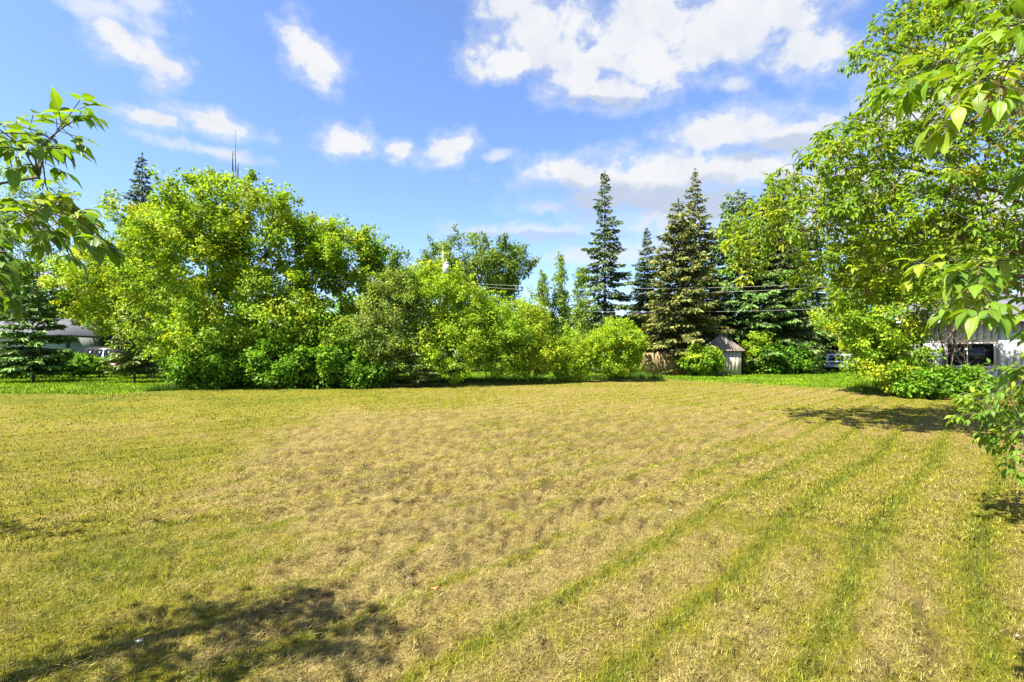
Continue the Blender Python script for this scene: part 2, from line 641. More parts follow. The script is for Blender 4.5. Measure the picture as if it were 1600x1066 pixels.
def thatch_shade(x, y):
    """mottling a few centimetres across: brown decayed clumps and painted shade of gaps in the straw"""
    return 0.55 + 0.6 * sstep(0.33, 0.58, fbm(x * 19, y * 19, 95, 3))


def lawn_grass():
    specs = []
    r = np.random.default_rng(3)
    for (n, r0, r1, pw, wmin, seg, sd) in ((50000, 1.6, 6.2, 1.3, 0.0034, 2, 1), (140000, 1.6, 6.2, 1.3, 0.0034, 1, 5), (210000, 6.0, 15, 1.1, 0.0095, 1, 2), (100000, 14.5, 35, 1.1, 0.03, 1, 3)):
        x, y, d = sector_points(n, r0, r1, 56, pw, sd)
        lm = lush_mask(x, y)
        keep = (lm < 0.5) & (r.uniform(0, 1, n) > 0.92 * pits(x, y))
        x, y, d = x[keep], y[keep], d[keep]
        N = len(x)
        g = lawn_green(x, y)
        L = r.uniform(0.022, 0.05, N) * (0.75 + 0.6 * g)
        W = np.full(N, wmin) * r.uniform(0.7, 1.4, N)
        tilt = np.abs(r.normal(0.8 + 0.45 * tan_patch(x, y), 0.4, N)).clip(0, 1.5)
        c = lawn_color(x, y)
        isg = r.uniform(0, 1, N) < np.clip(g * 0.9, 0.06, 0.9)
        pick = np.where(isg[:, None], YGR * 0.55 + GRN * 0.5, TAN * 1.15)
        c = vary((0.55 * c + 0.45 * pick) * r.choice([0.35, 0.75, 1.0, 1.3] if wmin < .02 else [0.8, 0.92, 1.0, 1.12], (N, 1), p=[.2, .25, .33, .22]) * thatch_shade(x, y)[:, None], r, 0.18)  # darkest picks: brown blades and shadowed gaps put into the colour
        specs.append((x, y, L, W, tilt, c, 0.0, seg, r.uniform(0, 2 * np.pi, N)))
    o = blades('mown_grass', 'short mown grass turning straw yellow across the open lot', 'grass', specs)
    # loose clippings lying over the lot
    specs = []
    for (n, r0, r1, wmin, sd, ll) in ((260000, 1.6, 6.2, 0.0024, 11, 0.75), (150000, 6, 15, 0.0055, 12, 0.9), (30000, 14, 26, 0.014, 13, 1.6)):
        x, y, d = sector_points(n, r0, r1, 56, 1.35, sd)
        tp = tan_patch(x, y)
        p = stripes(x, y)
        row = 0.5 - 0.5 * np.cos(p * 2 * np.pi / 0.74)
        cl = fbm(x * 5, y * 5, 81, 3)
        keep = (lush_mask(x, y) < 0.4) & (pits(x, y) < 0.5) & (r.uniform(0, 1, n) < (0.08 + 0.75 * tp + 0.25 * row) * sstep(0.25, 0.6, cl) * 1.3)
        x, y = x[keep], y[keep]
        N = len(x)
        L = r.uniform(0.03, 0.10, N) * ll
        W = wmin * r.uniform(0.6, 1.3, N)
        tilt = r.uniform(1.15, 1.75, N)
        c = vary(np.tile(TAN * 1.12, (N, 1)) * r.choice([0.4, 0.75, 1.0, 1.3], (N, 1)) * thatch_shade(x, y)[:, None], r, 0.12)
        lift = 0.012 + r.uniform(0, 0.045, N) * sstep(0.3, 0.7, fbm(x * 5, y * 5, 81, 3))
        az = np.where(r.uniform(0, 1, N) < 0.5, r.normal(0.81, 0.5, N), r.uniform(0, 2 * np.pi, N))
        specs.append((x, y, L, W, tilt, c, lift, 1, az))
    blades('grass_clippings', 'dry straw coloured grass clippings raked over the mown lot', 'grass', specs)
    # lush unmown lawn beyond the lot
    x, y, d = sector_points(160000, 19, 62, 50, 0.5, 21)
    keep = lush_mask(x, y) > 0.35
    x, y, d = x[keep], y[keep], d[keep]
    N = len(x)
    L = r.uniform(0.07, 0.14, N)
    W = 0.0017 * d * r.uniform(0.6, 1.3, N)
    c = vary(lawn_color(x, y) * 1.05, r, 0.22)
    blades('lush_grass', 'lush bright green lawn beyond the edge of the mown lot', 'grass',
           [(x, y, L, W, np.abs(r.normal(0.35, 0.3, N)), c, 0.0, 1, r.uniform(0, 6.28, N))])


lawn_grass()

# ------------------------------------------------------------------ foliage machinery
# leaf templates: +Y along the leaf, +Z up; two or more triangles each
T_FAR = (np.array([[0, 0, 0], [.36, .48, .10], [0, 1, -.12], [-.36, .48, .10]]), np.array([[0, 1, 2], [0, 2, 3]]))
T_MID = (np.array([[0, 0, 0], [.21, .28, .07], [.17, .62, .03], [0, 1, -.24], [-.17, .62, .03], [-.21, .28, .07]]),
         np.array([[0, 1, 2], [0, 2, 3], [0, 3, 4], [0, 4, 5]]))
_nv = []
for yy, ww, dz in ((0, 0.0, 0), (.10, .10, .0), (.26, .20, .01), (.44, .215, -.01), (.62, .16, -.06), (.80, .075, -.15), (1, 0, -.28)):
    _nv.append((yy, ww, dz))
_v = [[0, 0, 0]]
_rows = []
for yy, ww, dz in _nv[1:-1]:
    i = len(_v)
    _v += [[-ww, yy, dz + .12 * ww], [0, yy, dz - .10 * ww], [ww, yy, dz + .12 * ww]]
    _rows.append((i, i + 1, i + 2))
_v.append([0, 1, -.24])
_f = [[0, _rows[0][1], _rows[0][0]], [0, _rows[0][2], _rows[0][1]]]
for a_, b_ in zip(_rows[:-1], _rows[1:]):
    for q in (0, 1):
        _f += [[a_[q], a_[q + 1], b_[q + 1]], [a_[q], b_[q + 1], b_[q]]]
_l = _rows[-1]; _t = len(_v) - 1
_f += [[_l[0], _l[1], _t], [_l[1], _l[2], _t]]
T_NEAR = (np.array(_v, float), np.array(_f))
# a drooping spray of needles: long narrow kite
T_SPRAY = (np.array([[0, 0, 0], [.21, .45, .02], [0, 1, -.12], [-.21, .45, .02]]), np.array([[0, 1, 2], [0, 2, 3]]))


def unit(v):
    return v / np.maximum(np.linalg.norm(v, axis=-1, keepdims=True), 1e-9)


def place(tmpl, pos, axis, normal, size, wid=None):
    """copies of a template as one vertex block"""
    tv, tf = tmpl
    Y = unit(axis)
    X = unit(np.cross(Y, normal))
    Z = np.cross(X, Y)
    N, k = len(pos), len(tv)
    wx = size if wid is None else size * wid
    V = (pos[:, None, :] + X[:, None, :] * (tv[None, :, 0:1] * wx[:, None, None])
         + Y[:, None, :] * (tv[None, :, 1:2] * size[:, None, None]) + Z[:, None, :] * (tv[None, :, 2:3] * size[:, None, None]))
    F = (tf[None] + (np.arange(N) * k)[:, None, None]).reshape(-1, 3)
    return V.reshape(-1, 3), F


def build_leaves(name, tmpl, pos, axis, normal, size, colors, mat, parent, base, wid=None, uv=False):
    V, F = place(tmpl, pos, axis, normal, size, wid)
    k = len(tmpl[0])
    C = np.repeat(colors, k, axis=0)
    U = np.tile(tmpl[0][:, :2], (len(pos), 1)) if uv else None
    return mesh_np(name, V, F, mat, parent, base, colors=C, uv=U)


class Skeleton:
    def __init__(s, cap=30000):
        s.p = np.zeros((cap, 3)); s.par = np.full(cap, -1, int); s.len = np.zeros(cap); s.dir = np.zeros((cap, 3)); s.n = 0
        s.tips = []
        s.rmin = np.zeros(cap)

    def add(s, p, par, rmin=0.0):
        i = s.n
        s.p[i] = p; s.par[i] = par; s.rmin[i] = rmin
        if par >= 0:
            d = s.p[i] - s.p[par]
            L = np.linalg.norm(d)
            s.len[i] = s.len[par] + L
            s.dir[i] = d / max(L, 1e-9)
        else:
            s.dir[i] = (0, 0, 1)
        s.n += 1
        return i

    def path(s, pts, rmin=0.0, par=-1):
        ids = []
        for q in pts:
            par = s.add(np.asarray(q, float), par, rmin)
            ids.append(par)
        return ids

    def reach(s, a, rg, bf=0.35, step=0.6, wob=0.12, lift=0.12, first=0):
        P = s.p[first:s.n]
        d = P - a
        dist = np.linalg.norm(d, axis=1)
        cost = dist + bf * s.len[first:s.n] + 0.8 * np.maximum(0, d[:, 2])
        j = int(np.argmin(cost)) + first
        D = dist[j - first]
        if D < 0.05:
            return j
        p0 = s.p[j].copy()
        c = p0 + s.dir[j] * 0.3 * D + np.array([0, 0, lift * D]) + (a - p0) * 0.2
        n = max(1, int(math.ceil(D / step)))
        par = j
        for k in range(1, n + 1):
            t = k / n
            q = (1 - t) ** 2 * p0 + 2 * t * (1 - t) * c + t * t * a
            if k < n:
                q = q + rg.normal(0, wob * step, 3)
            par = s.add(q, par)
        s.tips.append(par)
        return par

    def radii(s, r_tip, ex=0.46):
        n = s.n
        cnt = np.zeros(n)
        has = np.zeros(n, bool)
        has[s.par[:n][s.par[:n] >= 0]] = True
        cnt[~has] = 1
        for i in range(n - 1, -1, -1):
            if s.par[i] >= 0:
                cnt[s.par[i]] += cnt[i]
        return np.maximum(r_tip * np.maximum(cnt, 1) ** ex, s.rmin[:n])

    def tubes(s, rad, lo, hi, sides):
        n = s.n
        ch = np.array([i for i in range(n) if s.par[i] >= 0 and lo <= rad[i] < hi], int)
        if not len(ch):
            return np.zeros((0, 3)), np.zeros((0, 4), int)
        pa = s.par[ch]
        A, B = s.p[pa], s.p[ch]
        D = unit(B - A)
        ref = np.where(np.abs(D[:, 2:3]) > 0.9, np.array([[1.0, 0, 0]]), np.array([[0, 0, 1.0]]))
        X = unit(np.cross(D, ref)); Yv = np.cross(D, X)
        t = np.arange(sides) * 2 * np.pi / sides
        ring = X[:, None] * np.cos(t)[None, :, None] + Yv[:, None] * np.sin(t)[None, :, None]
        r0 = np.minimum(rad[pa], rad[ch] * 1.35)
        V = np.concatenate([A[:, None] + ring * r0[:, None, None], (B + D * rad[ch][:, None] * .3)[:, None] + ring * rad[ch][:, None, None]], 1)
        i = np.arange(sides); j = (i + 1) % sides
        q = np.stack([i, j, j + sides, i + sides], 1)
        F = (q[None] + (np.arange(len(ch)) * 2 * sides)[:, None, None]).reshape(-1, 4)
        return V.reshape(-1, 3), F


def ell_px(px, py, rx, ry, d, rd=None):
    c = at(px, d, py)
    a, b = rx / FPX * d, ry / FPX * d
    return (c, np.array([a, rd if rd else min(a, 4.5), b]))


def sample_ells(ells, n, rg, inner=0.35, zmin=0.25):
    vol = np.array([np.prod(r) ** 0.75 for c, r in ells])
    pick = rg.choice(len(ells), n, p=vol / vol.sum())
    dirs = unit(rg.normal(size=(n, 3)))
    rad = (inner ** 3 + rg.uniform(0, 1, n) * (1 - inner ** 3)) ** (1 / 3)
    C = np.array([e[0] for e in ells])[pick]
    S = np.array([e[1] for e in ells])[pick]
    P = C + dirs * rad[:, None] * S
    P = P[P[:, 2] > zmin]
    return P


def mixcols(cols, w, n, rg, jitter=0.16):
    cols = np.array(cols)
    i = rg.choice(len(cols), n, p=np.array(w) / sum(w))
    return cols[i]


def clump_leaves(tips, per, sig, size, rg, cols, w, ctr, droop=0.35, flat=0.75, upn=0.75, zmin=0.06, cj=0.18, lj=0.2, scale=1.0):
    """leaves in loose clumps around the branch tips"""
    n = len(tips)
    scale = np.ones(n) * scale
    k = rg.poisson(per * scale ** 1.6, n)
    idx = np.repeat(np.arange(n), k)
    N = len(idx)
    off = unit(rg.normal(size=(N, 3))) * (rg.uniform(0, 1, N) ** 0.5)[:, None]
    off[:, 2] *= flat
    s = sig * rg.uniform(0.65, 1.4, n) * scale
    pos = tips[idx] + off * s[idx][:, None]
    ok = pos[:, 2] > zmin
    pos, idx, off = pos[ok], idx[ok], off[ok]
    N = len(pos)
    outw = unit(pos - ctr)
    axis = unit(off * 0.8 + outw * 0.5 + rg.normal(size=(N, 3)) * 0.6 + np.array([0, 0, -droop]))
    normal = unit(np.array([0, 0, upn * .75]) + off * 0.6 + outw * 0.5 + rg.normal(size=(N, 3)) * 0.5)
    ccl = mixcols(cols, w, n, rg)
    own = mixcols(cols, w, N, rg)
    c = 0.6 * ccl[idx] + 0.4 * own
    c = c * (1 + rg.normal(0, cj, n))[idx][:, None].clip(0.55, 1.6) * (1 + rg.normal(0, lj, N))[:, None].clip(0.5, 1.7)
    sz = size * rg.uniform(0.6, 1.3, N)
    return pos, axis, normal, sz, np.clip(c, 0.004, 0.5)


def wood(sk, rad, parent, base, mat=BARK, split=0.035, thin_sides=3, thick_sides=7, names=('trunk', 'branches')):
    V, F = sk.tubes(rad, split, 9, thick_sides)
    if len(V): mesh_np(names[0], V, F, mat, parent, base, smooth=True)
    V, F = sk.tubes(rad, 0, split, thin_sides)
    if len(V): mesh_np(names[1], V, F, mat, parent, base, smooth=True)['kind'] = 'stuff'


# colour sets, linear albedo
MAPLE = [(0.155, 0.215, 0.018), (0.105, 0.175, 0.018), (0.075, 0.135, 0.016), (0.24, 0.265, 0.024), (0.21, 0.20, 0.03)]
MAPLE_W = [4, 4, 2.5, 2.2, 0.5]
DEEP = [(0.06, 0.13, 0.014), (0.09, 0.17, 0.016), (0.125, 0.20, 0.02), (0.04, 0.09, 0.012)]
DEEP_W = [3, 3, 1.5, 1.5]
WILLOW = [(0.175, 0.25, 0.02), (0.135, 0.215, 0.02), (0.22, 0.275, 0.022), (0.10, 0.165, 0.016)]
WILLOW_W = [4, 3, 2, 1.5]
LILAC = [(0.105, 0.15, 0.04), (0.15, 0.18, 0.055), (0.075, 0.115, 0.03), (0.21, 0.22, 0.09)]
LILAC_W = [4, 3, 2, 0.7]
POPLAR = [(0.075, 0.115, 0.024), (0.10, 0.14, 0.03), (0.13, 0.165, 0.04), (0.055, 0.09, 0.02)]
POPLAR_W = [3, 3, 1.5, 2]
YPOP = [(0.125, 0.175, 0.045), (0.155, 0.20, 0.055), (0.095, 0.14, 0.035)]
YPOP_W = [3, 2, 2]


def broadleaf(name, label, cat, trunks, ells, n_tips, per, sig, leaf, seed, cols, w, group=None, r_tip=0.006, bark=BARK, tmpl=T_FAR,
              inner=0.35, bf=0.35, step=0.6, droop=0.35, gap=0.0, upn=0.75, split=0.035, flat=0.75, zmin=0.25, shoots=.16, hole=None):
    """trunks: list of world polylines; ells: crown ellipsoids"""
    rg = np.random.default_rng(seed)
    base = np.array(trunks[0][0], float)
    base[2] = 0.0
    t = thing(name, label, cat, tuple(base), group)
    sk = Skeleton()
    for tr in trunks:
        pts = np.array(tr, float)
        fine = [pts[0]]
        for a, b in zip(pts[:-1], pts[1:]):
            m = max(1, int(np.linalg.norm(b - a) / 0.5))
            for k in range(1, m + 1):
                fine.append(a + (b - a) * k / m + rg.normal(0, 0.035, 3) * (k < m))
        sk.path(fine)
    A = sample_ells(ells, n_tips, rg, inner, zmin)
    if gap > 0:
        g = fbm(A[:, 0] * 0.9 + A[:, 1] * 0.35, A[:, 2] * 0.9, seed + 900, 3)
        A = A[g > np.quantile(g, gap)]
    if hole is not None:
        A = A[np.linalg.norm((A - hole[0]) / hole[1], axis=1) > 1]
    ctr = np.mean([e[0] for e in ells], axis=0)
    b0 = np.array([tr[len(tr) // 2] for tr in trunks])
    order = np.argsort(np.min(np.linalg.norm(A[:, None] - b0[None], axis=2), axis=1))
    for i in order:
        sk.reach(A[i], rg, bf, step)
    # ragged young shoots standing out of the crown
    S = []
    up = A[A[:, 2] > np.quantile(A[:, 2], .35)]
    for q in up[rg.choice(len(up), max(4, int(len(A) * shoots)))]:
        o = unit(q - ctr) * np.array([.8, .8, .5]) + np.array([0, 0, .65]) + rg.normal(0, .25, 3)
        Ls = rg.uniform(.25, 1.0) * sig * 2.6
        for f in (.45, .75, 1.0):
            S.append(q + unit(o) * Ls * f)
        sk.reach(S[-1], rg, .1, .4, .05, .05)
    rad = sk.radii(r_tip)
    wood(sk, rad, t, base, bark, split)
    tips = np.vstack([A, np.array(S)])
    scale = np.concatenate([rg.uniform(.7, 1.3, len(A)), rg.uniform(.3, .55, len(S))])
    pos, ax, nm, sz, cc = clump_leaves(tips, per * 1.1, sig * 1.08, leaf, rg, cols, w, ctr, droop, flat, upn, scale=scale)
    build_leaves('crown', tmpl, pos, ax, nm, sz * 1.06, np.clip(cc * np.array([1.62, 1.74, 1.0]), 0, .5), LEAF, t, base)
    return t


def spruce(name, label, base, height, radius, seed, cols, w, group=None, clear=0.06, n_whorl=None, per=1.0, spray=0.34, sag=0.25, dense=1.0, taper=0.85, ragged=0.25, lean=(0, 0)):
    rg = np.random.default_rng(seed)
    base = np.array([base[0], base[1], 0.0])
    t = thing(name, label, 'spruce tree', tuple(base), group)
    sk = Skeleton(200000)
    nseg = int(height / 0.4)
    ids = []
    par = -1
    for k in range(nseg + 1):
        f = k / nseg
        par = sk.add(base + np.array([lean[0] * f * f, lean[1] * f * f, height * f]), par, max(0.012, 0.012 * height * (1 - f) ** 1.1 + 0.008))
        ids.append(par)
    P, AX, NM, SZ, CL = [], [], [], [], []
    z = clear * height + 0.2
    step = 0.235 if n_whorl is None else height / n_whorl
    while z < height * 0.985:
        f = z / height
        prof = (1 - f) ** taper * radius
        lowfade = min(1.0, 0.6 + (f - clear) / 0.12 * 0.4) if f < clear + 0.12 else 1.0
        nb = max(4, int((5 + 5 * (1 - f)) * dense))
        a0 = rg.uniform(0, 6.28)
        for b in range(nb):
            L = max(0.12, prof * lowfade * np.clip(1 + ragged * (rg.normal(-.3, .7) + 1.1 * math.sin(3 * z + 2.2 * b + seed)), .35, 1.5))
            az = a0 + b * 2 * np.pi / nb + rg.normal(0, 0.25)
            zz = z + rg.uniform(-0.15, 0.15)
            i = min(nseg, int(zz / height * nseg))
            o = sk.p[ids[i]].copy(); o[2] = zz
            rise = 0.55 * (f - 0.35) if f > 0.35 else -0.12 * (0.35 - f)
            hd = np.array([math.cos(az), math.sin(az), 0])
            bs = rg.uniform(.5, 1.7)
            m = max(2, int(L / 0.35))
            pts = []
            for k in range(1, m + 1):
                u = k / m
                dz = L * (rise * u - sag * bs * (u ** 1.2) + 0.3 * sag * 2 * u ** 3)
                pts.append(o + hd * L * u + np.array([0, 0, dz]))
            prev = ids[i]
            for q in pts:
                prev = sk.add(q, prev, 0.006 + 0.006 * L)
            pts = np.array([o] + pts)
            ns = max(6, int(L * 27 * per))
            u = rg.uniform(0.12, 1.0, ns) ** 0.8
            fi = u * m
            i0 = np.minimum(fi.astype(int), m - 1)
            fr = (fi - i0)[:, None]
            pp = pts[i0] * (1 - fr) + pts[i0 + 1] * fr
            side = np.array([-hd[1], hd[0], 0])
            sg = rg.choice([-1, 0.0, 1], ns, p=[.42, .16, .42])
            spread = (0.15 + 0.30 * L * (1 - 0.75 * u)) * rg.uniform(0.2, 1.0, ns)
            pp = pp + side * (sg * spread * 0.5)[:, None] + hd * (spread * 0.15)[:, None] - np.array([0, 0, 1]) * (spread * 0.18)[:, None]
            ax = hd * 0.8 + side * (sg * rg.uniform(.3, 1.0, ns))[:, None] + np.array([0, 0, 1]) * rg.normal(-0.38, 0.28, ns)[:, None]
            nm = np.array([0, 0, 0.8]) + hd * .35 + rg.normal(0, .6, (ns, 3))
            P.append(pp); AX.append(ax); NM.append(nm)
            SZ.append(1.15 * spray * rg.uniform(.6, 1.25, ns) * (0.65 + 0.35 * min(1, L / 1.5)))
            bc = rg.normal(1, .16)
            c = mixcols(cols, w, ns, rg) * np.clip(bc + rg.normal(0, .15, ns), .4, 1.7)[:, None]
            tipc = np.clip((u - 0.75) / .25, 0, 1)[:, None]
            CL.append(c * (1.35 + 0.6 * tipc))
        z += step * rg.uniform(0.6, 1.5)
    # leader
    ns = 26
    zt = rg.uniform(0.955, 1.0, ns) * height
    P.append(np.stack([base[0] + lean[0] + rg.normal(0, .03, ns), base[1] + lean[1] + rg.normal(0, .03, ns), zt], 1))
    AX.append(rg.normal(0, .5, (ns, 3)) + np.array([0, 0, .9])); NM.append(rg.normal(size=(ns, 3)))
    SZ.append(np.full(ns, .22)); CL.append(mixcols(cols, w, ns, rg))
    rad = np.maximum(sk.rmin[:sk.n], 0.004)
    wood(sk, rad, t, base, BARK, 0.04, 3, 7)
    build_leaves('crown', T_SPRAY, np.concatenate(P), np.concatenate(AX), np.concatenate(NM), np.concatenate(SZ), np.clip(np.concatenate(CL), .003, .4), NEEDLE, t, base,
                 wid=None)
    return t


SPR_BLUE = [(0.06, 0.095, 0.026), (0.085, 0.12, 0.034), (0.04, 0.07, 0.02)]
SPR_OLIVE = [(0.105, 0.112, 0.02), (0.075, 0.092, 0.018), (0.135, 0.13, 0.022), (0.05, 0.07, 0.016)]
SPR_DARK = [(0.05, 0.085, 0.018), (0.075, 0.11, 0.02), (0.035, 0.058, 0.014)]
SPR_GREEN = [(0.065, 0.125, 0.022), (0.09, 0.155, 0.026), (0.045, 0.09, 0.018)]
SPR_FRESH = [(0.11, 0.15, 0.03), (0.075, 0.115, 0.026), (0.15, 0.17, 0.035)]


def z_at(py, d):
    return CAM_H + (HOR - py) / FPX * d


# ---- spruces behind the lot
G_SP = 'tall spruces behind the lot'
for (px, top, d, rpx, seed, cols, kw, label) in (
    (945, 268, 46, 50, 1, SPR_BLUE, dict(taper=.78, ragged=.35, sag=.35, dense=.75, per=.95, spray=.36), 'tall narrow blue-green spruce standing left of the smaller spruce, behind the round bush'),
    (1011, 357, 50, 44, 2, SPR_DARK, dict(taper=.8, ragged=.25), 'smaller dark spruce between the tall narrow spruce and the olive one'),
    (1060, 312, 42, 66, 3, SPR_OLIVE, dict(taper=.62, ragged=.3, sag=.4, per=1.1), 'broad olive-brown spruce rising in front of the wooden fence'),
    (1086, 264, 48, 62, 4, SPR_OLIVE, dict(taper=.9, ragged=.35, dense=.8), 'tallest spruce with a thin bare-looking top behind the olive spruce'),
    (1154, 297, 47.5, 92, 5, SPR_GREEN, dict(taper=.6, ragged=.25, clear=.03), 'dense fresh green spruce with a rounded tip right of the tallest spruce'),
    (1206, 284, 46, 64, 6, SPR_DARK, dict(taper=.55, ragged=.3, sag=.45, clear=.03, per=1.15), 'dark drooping spruce standing right of the shed'),
    (1246, 345, 58, 76, 7, SPR_DARK, dict(taper=.6, ragged=.3, clear=.03), 'shorter dark spruce at the right end of the spruce row'),
    (222, 240, 48, 60, 8, SPR_BLUE, dict(taper=.8, ragged=.25), 'spruce whose pointed top rises behind the big maples, left of the mast'),
):
    b = at(px, d)
    spruce('spruce_tree', label, b, z_at(top, d), rpx / FPX * d, 100 + seed, cols, [1] * len(cols), G_SP, **kw)
for (px, top, d, rpx, seed, cols, kw, label) in (
    (52, 440, 31, 66, 21, SPR_GREEN, dict(taper=.75, clear=.11, spray=.26, per=2.6, sag=.12, ragged=.15, n_whorl=19, dense=1.2), 'young green spruce with level tiered branches on the lawn before the white house'),
    (210, 462, 30.5, 50, 22, SPR_FRESH, dict(taper=.8, clear=.12, spray=.26, per=2.6, sag=.12, ragged=.2, n_whorl=18, dense=1.1), 'young yellow-green spruce beside the big maple, near the dark car'),
    (655, 470, 26.3, 36, 23, SPR_DARK, dict(taper=.8, clear=.05, spray=.18, per=2.0, sag=.1, ragged=.2), 'small dark spruce hemmed in between the lilac and the willow bushes'),
):
    b = at(px, d)
    spruce('young_spruce_tree', label, b, z_at(top, d), rpx / FPX * d, 100 + seed, cols, [1] * len(cols), 'young spruces at the lot edge', **kw)


# ---- broadleaf trees and bushes along the far side
def T(px, d, *pts):
    """trunk polyline: starts on the ground at px, then (px, py, d) points"""
    return [at(px, d)] + [at(p[0], p[2] if len(p) > 2 else d, p[1]) for p in pts]


G_M = 'maples along the far side of the lot'
broadleaf('maple_tree', 'large dome-shaped maple with dark leaning limbs under the thin mast', 'maple tree',
          [T(425, 27.5, (430, 560), (400, 500), (335, 480), (320, 400), (300, 340)), T(432, 27.3, (440, 540), (430, 440), (410, 350), (400, 310)),
           T(440, 27.5, (465, 560), (462, 470), (448, 380)), T(415, 27.5, (395, 570), (340, 545), (290, 520, 26.5))],
          [ell_px(365, 338, 105, 62, 27.5), ell_px(300, 415, 100, 95, 26.8), ell_px(430, 395, 75, 110, 27.5), ell_px(320, 520, 95, 66, 26), ell_px(440, 500, 70, 90, 26.8), ell_px(290, 342, 45, 38, 28)],
          660, 80, 0.47, 0.155, 201, MAPLE, MAPLE_W, G_M, gap=.05, r_tip=.007)
broadleaf('maple_tree', 'yellow-green maple leaning towards the dark car, left of the dome-shaped maple', 'maple tree',
          [T(235, 35, (232, 540), (215, 450), (205, 380)), T(238, 35, (262, 520), (250, 420), (240, 350)), T(233, 35, (205, 520), (165, 460))],
          [ell_px(215, 395, 78, 80, 35), ell_px(150, 445, 62, 62, 35), ell_px(245, 470, 60, 70, 34.5), ell_px(175, 490, 60, 36, 35), ell_px(255, 350, 42, 40, 35)],
          520, 72, 0.46, 0.155, 202, MAPLE, [4, 3, 1.5, 3.5, .6], G_M, gap=.1, r_tip=.007)
broadleaf('maple_tree', 'open multi-stemmed maple with gaps of sky, right of the dome-shaped maple', 'maple tree',
          [T(520, 28, (512, 540), (495, 470), (492, 390)), T(530, 28, (535, 520), (530, 430), (545, 375)), T(538, 28, (560, 520), (565, 440), (572, 400)), T(545, 28, (515, 530), (470, 470), (475, 420))],
          [ell_px(540, 395, 56, 48, 28), ell_px(492, 372, 30, 40, 28), ell_px(575, 430, 32, 50, 28), ell_px(520, 520, 70, 60, 27.5), ell_px(500, 450, 40, 60, 28)],
          430, 62, 0.42, 0.15, 203, MAPLE, [2.5, 4, 3, 1.2, .2], G_M, gap=.10, r_tip=.008)
broadleaf('poplar_tree', 'large grey-green rounded poplar behind the utility pole', 'poplar tree',
          [T(745, 50, (745, 480), (740, 420), (730, 385)), T(748, 50, (775, 470), (785, 400)), T(742, 50, (705, 470), (690, 420))],
          [ell_px(745, 412, 78, 48, 50), ell_px(690, 425, 48, 40, 50), ell_px(795, 420, 36, 44, 50), ell_px(740, 490, 95, 60, 50)],
          520, 62, 0.6, 0.22, 204, POPLAR, POPLAR_W, 'poplars behind the bushes', gap=.12, bark=BARK_PALE, r_tip=.01)
broadleaf('poplar_tree', 'small poplar crown showing between the open maple and the rounded poplar', 'poplar tree',
          [T(615, 44, (615, 480), (612, 420))], [ell_px(612, 425, 34, 34, 44), ell_px(615, 490, 45, 60, 44)],
          150, 50, 0.5, 0.2, 205, POPLAR, POPLAR_W, 'poplars behind the bushes', gap=.15, r_tip=.01)
G_B = 'bushes along the far side of the lot'
broadleaf('lilac_bush', 'dense grey-green lilac bush at the foot of the open maple', 'bush',
          [T(605, 26.4, (600, 560), (590, 500), (600, 450)), T(610, 26.4, (625, 540), (635, 480)), T(598, 26.4, (575, 550), (565, 500))],
          [ell_px(610, 480, 46, 62, 26.6), ell_px(590, 540, 48, 56, 26.2), ell_px(632, 555, 34, 44, 26.2), ell_px(625, 450, 32, 34, 26.8)],
          330, 60, 0.3, 0.105, 206, LILAC, LILAC_W, G_B, r_tip=.006, zmin=.15)
broadleaf('willow_bush', 'tall yellow-green willow bush below the utility pole', 'bush',
          [T(690, 28, (685, 540), (670, 470), (660, 430)), T(695, 28, (705, 520), (712, 460)), T(700, 28, (725, 540), (740, 490)), T(686, 28, (660, 550), (640, 500))],
          [ell_px(672, 452, 52, 40, 28), ell_px(715, 490, 50, 62, 28), ell_px(690, 545, 70, 52, 27.4), ell_px(640, 470, 34, 34, 28.4)],
          400, 62, 0.33, 0.115, 207, WILLOW, WILLOW_W, G_B, r_tip=.005, zmin=.2, tmpl=T_FAR)
broadleaf('willow_bush', 'leafy willow bush with thin upright stems, in the middle of the row', 'bush',
          [T(768, 29, (765, 540), (760, 470)), T(772, 29, (780, 530), (790, 470)), T(764, 29, (745, 540), (738, 500)), T(776, 29, (800, 545), (808, 500))],
          [ell_px(768, 492, 40, 40, 29), ell_px(780, 535, 58, 52, 28.6), ell_px(745, 520, 34, 50, 28.6)],
          290, 52, 0.33, 0.115, 208, WILLOW, [3, 4, 1.2, 2], G_B, r_tip=.005, zmin=.35)
broadleaf('willow_bush', 'golden-green willow bush just left of the young poplars', 'bush',
          [T(828, 30, (825, 540), (822, 490)), T(832, 30, (845, 540), (850, 500)), T(824, 30, (808, 545), (802, 510))],
          [ell_px(825, 508, 38, 42, 30), ell_px(832, 550, 46, 42, 29.6)],
          230, 52, 0.33, 0.115, 209, [(0.195, 0.245, 0.02), (0.165, 0.215, 0.018), (0.23, 0.255, 0.022), (0.12, 0.165, 0.016)], [3, 3, 2, 1], G_B, r_tip=.005, zmin=.3)
broadleaf('willow_bush', 'low golden bush between the young poplars and the round bush', 'bush',
          [T(888, 31, (886, 560), (880, 530)), T(892, 31, (900, 560), (905, 535))], [ell_px(890, 555, 32, 38, 31)],
          120, 46, 0.3, 0.11, 210, WILLOW, [3, 2, 3, 1], G_B, r_tip=.005, zmin=.15)
broadleaf('willow_bush', 'round ball-shaped yellow-green bush left of the wooden fence', 'bush',
          [T(962, 32, (960, 560), (950, 530)), T(966, 32, (975, 560), (985, 530)), T(963, 32, (965, 550), (966, 515))],
          [ell_px(964, 543, 44, 44, 32, 1.9)],
          330, 62, 0.27, 0.105, 211, WILLOW, [4, 2, 3, 1], G_B, r_tip=.004, zmin=.2, inner=.5)
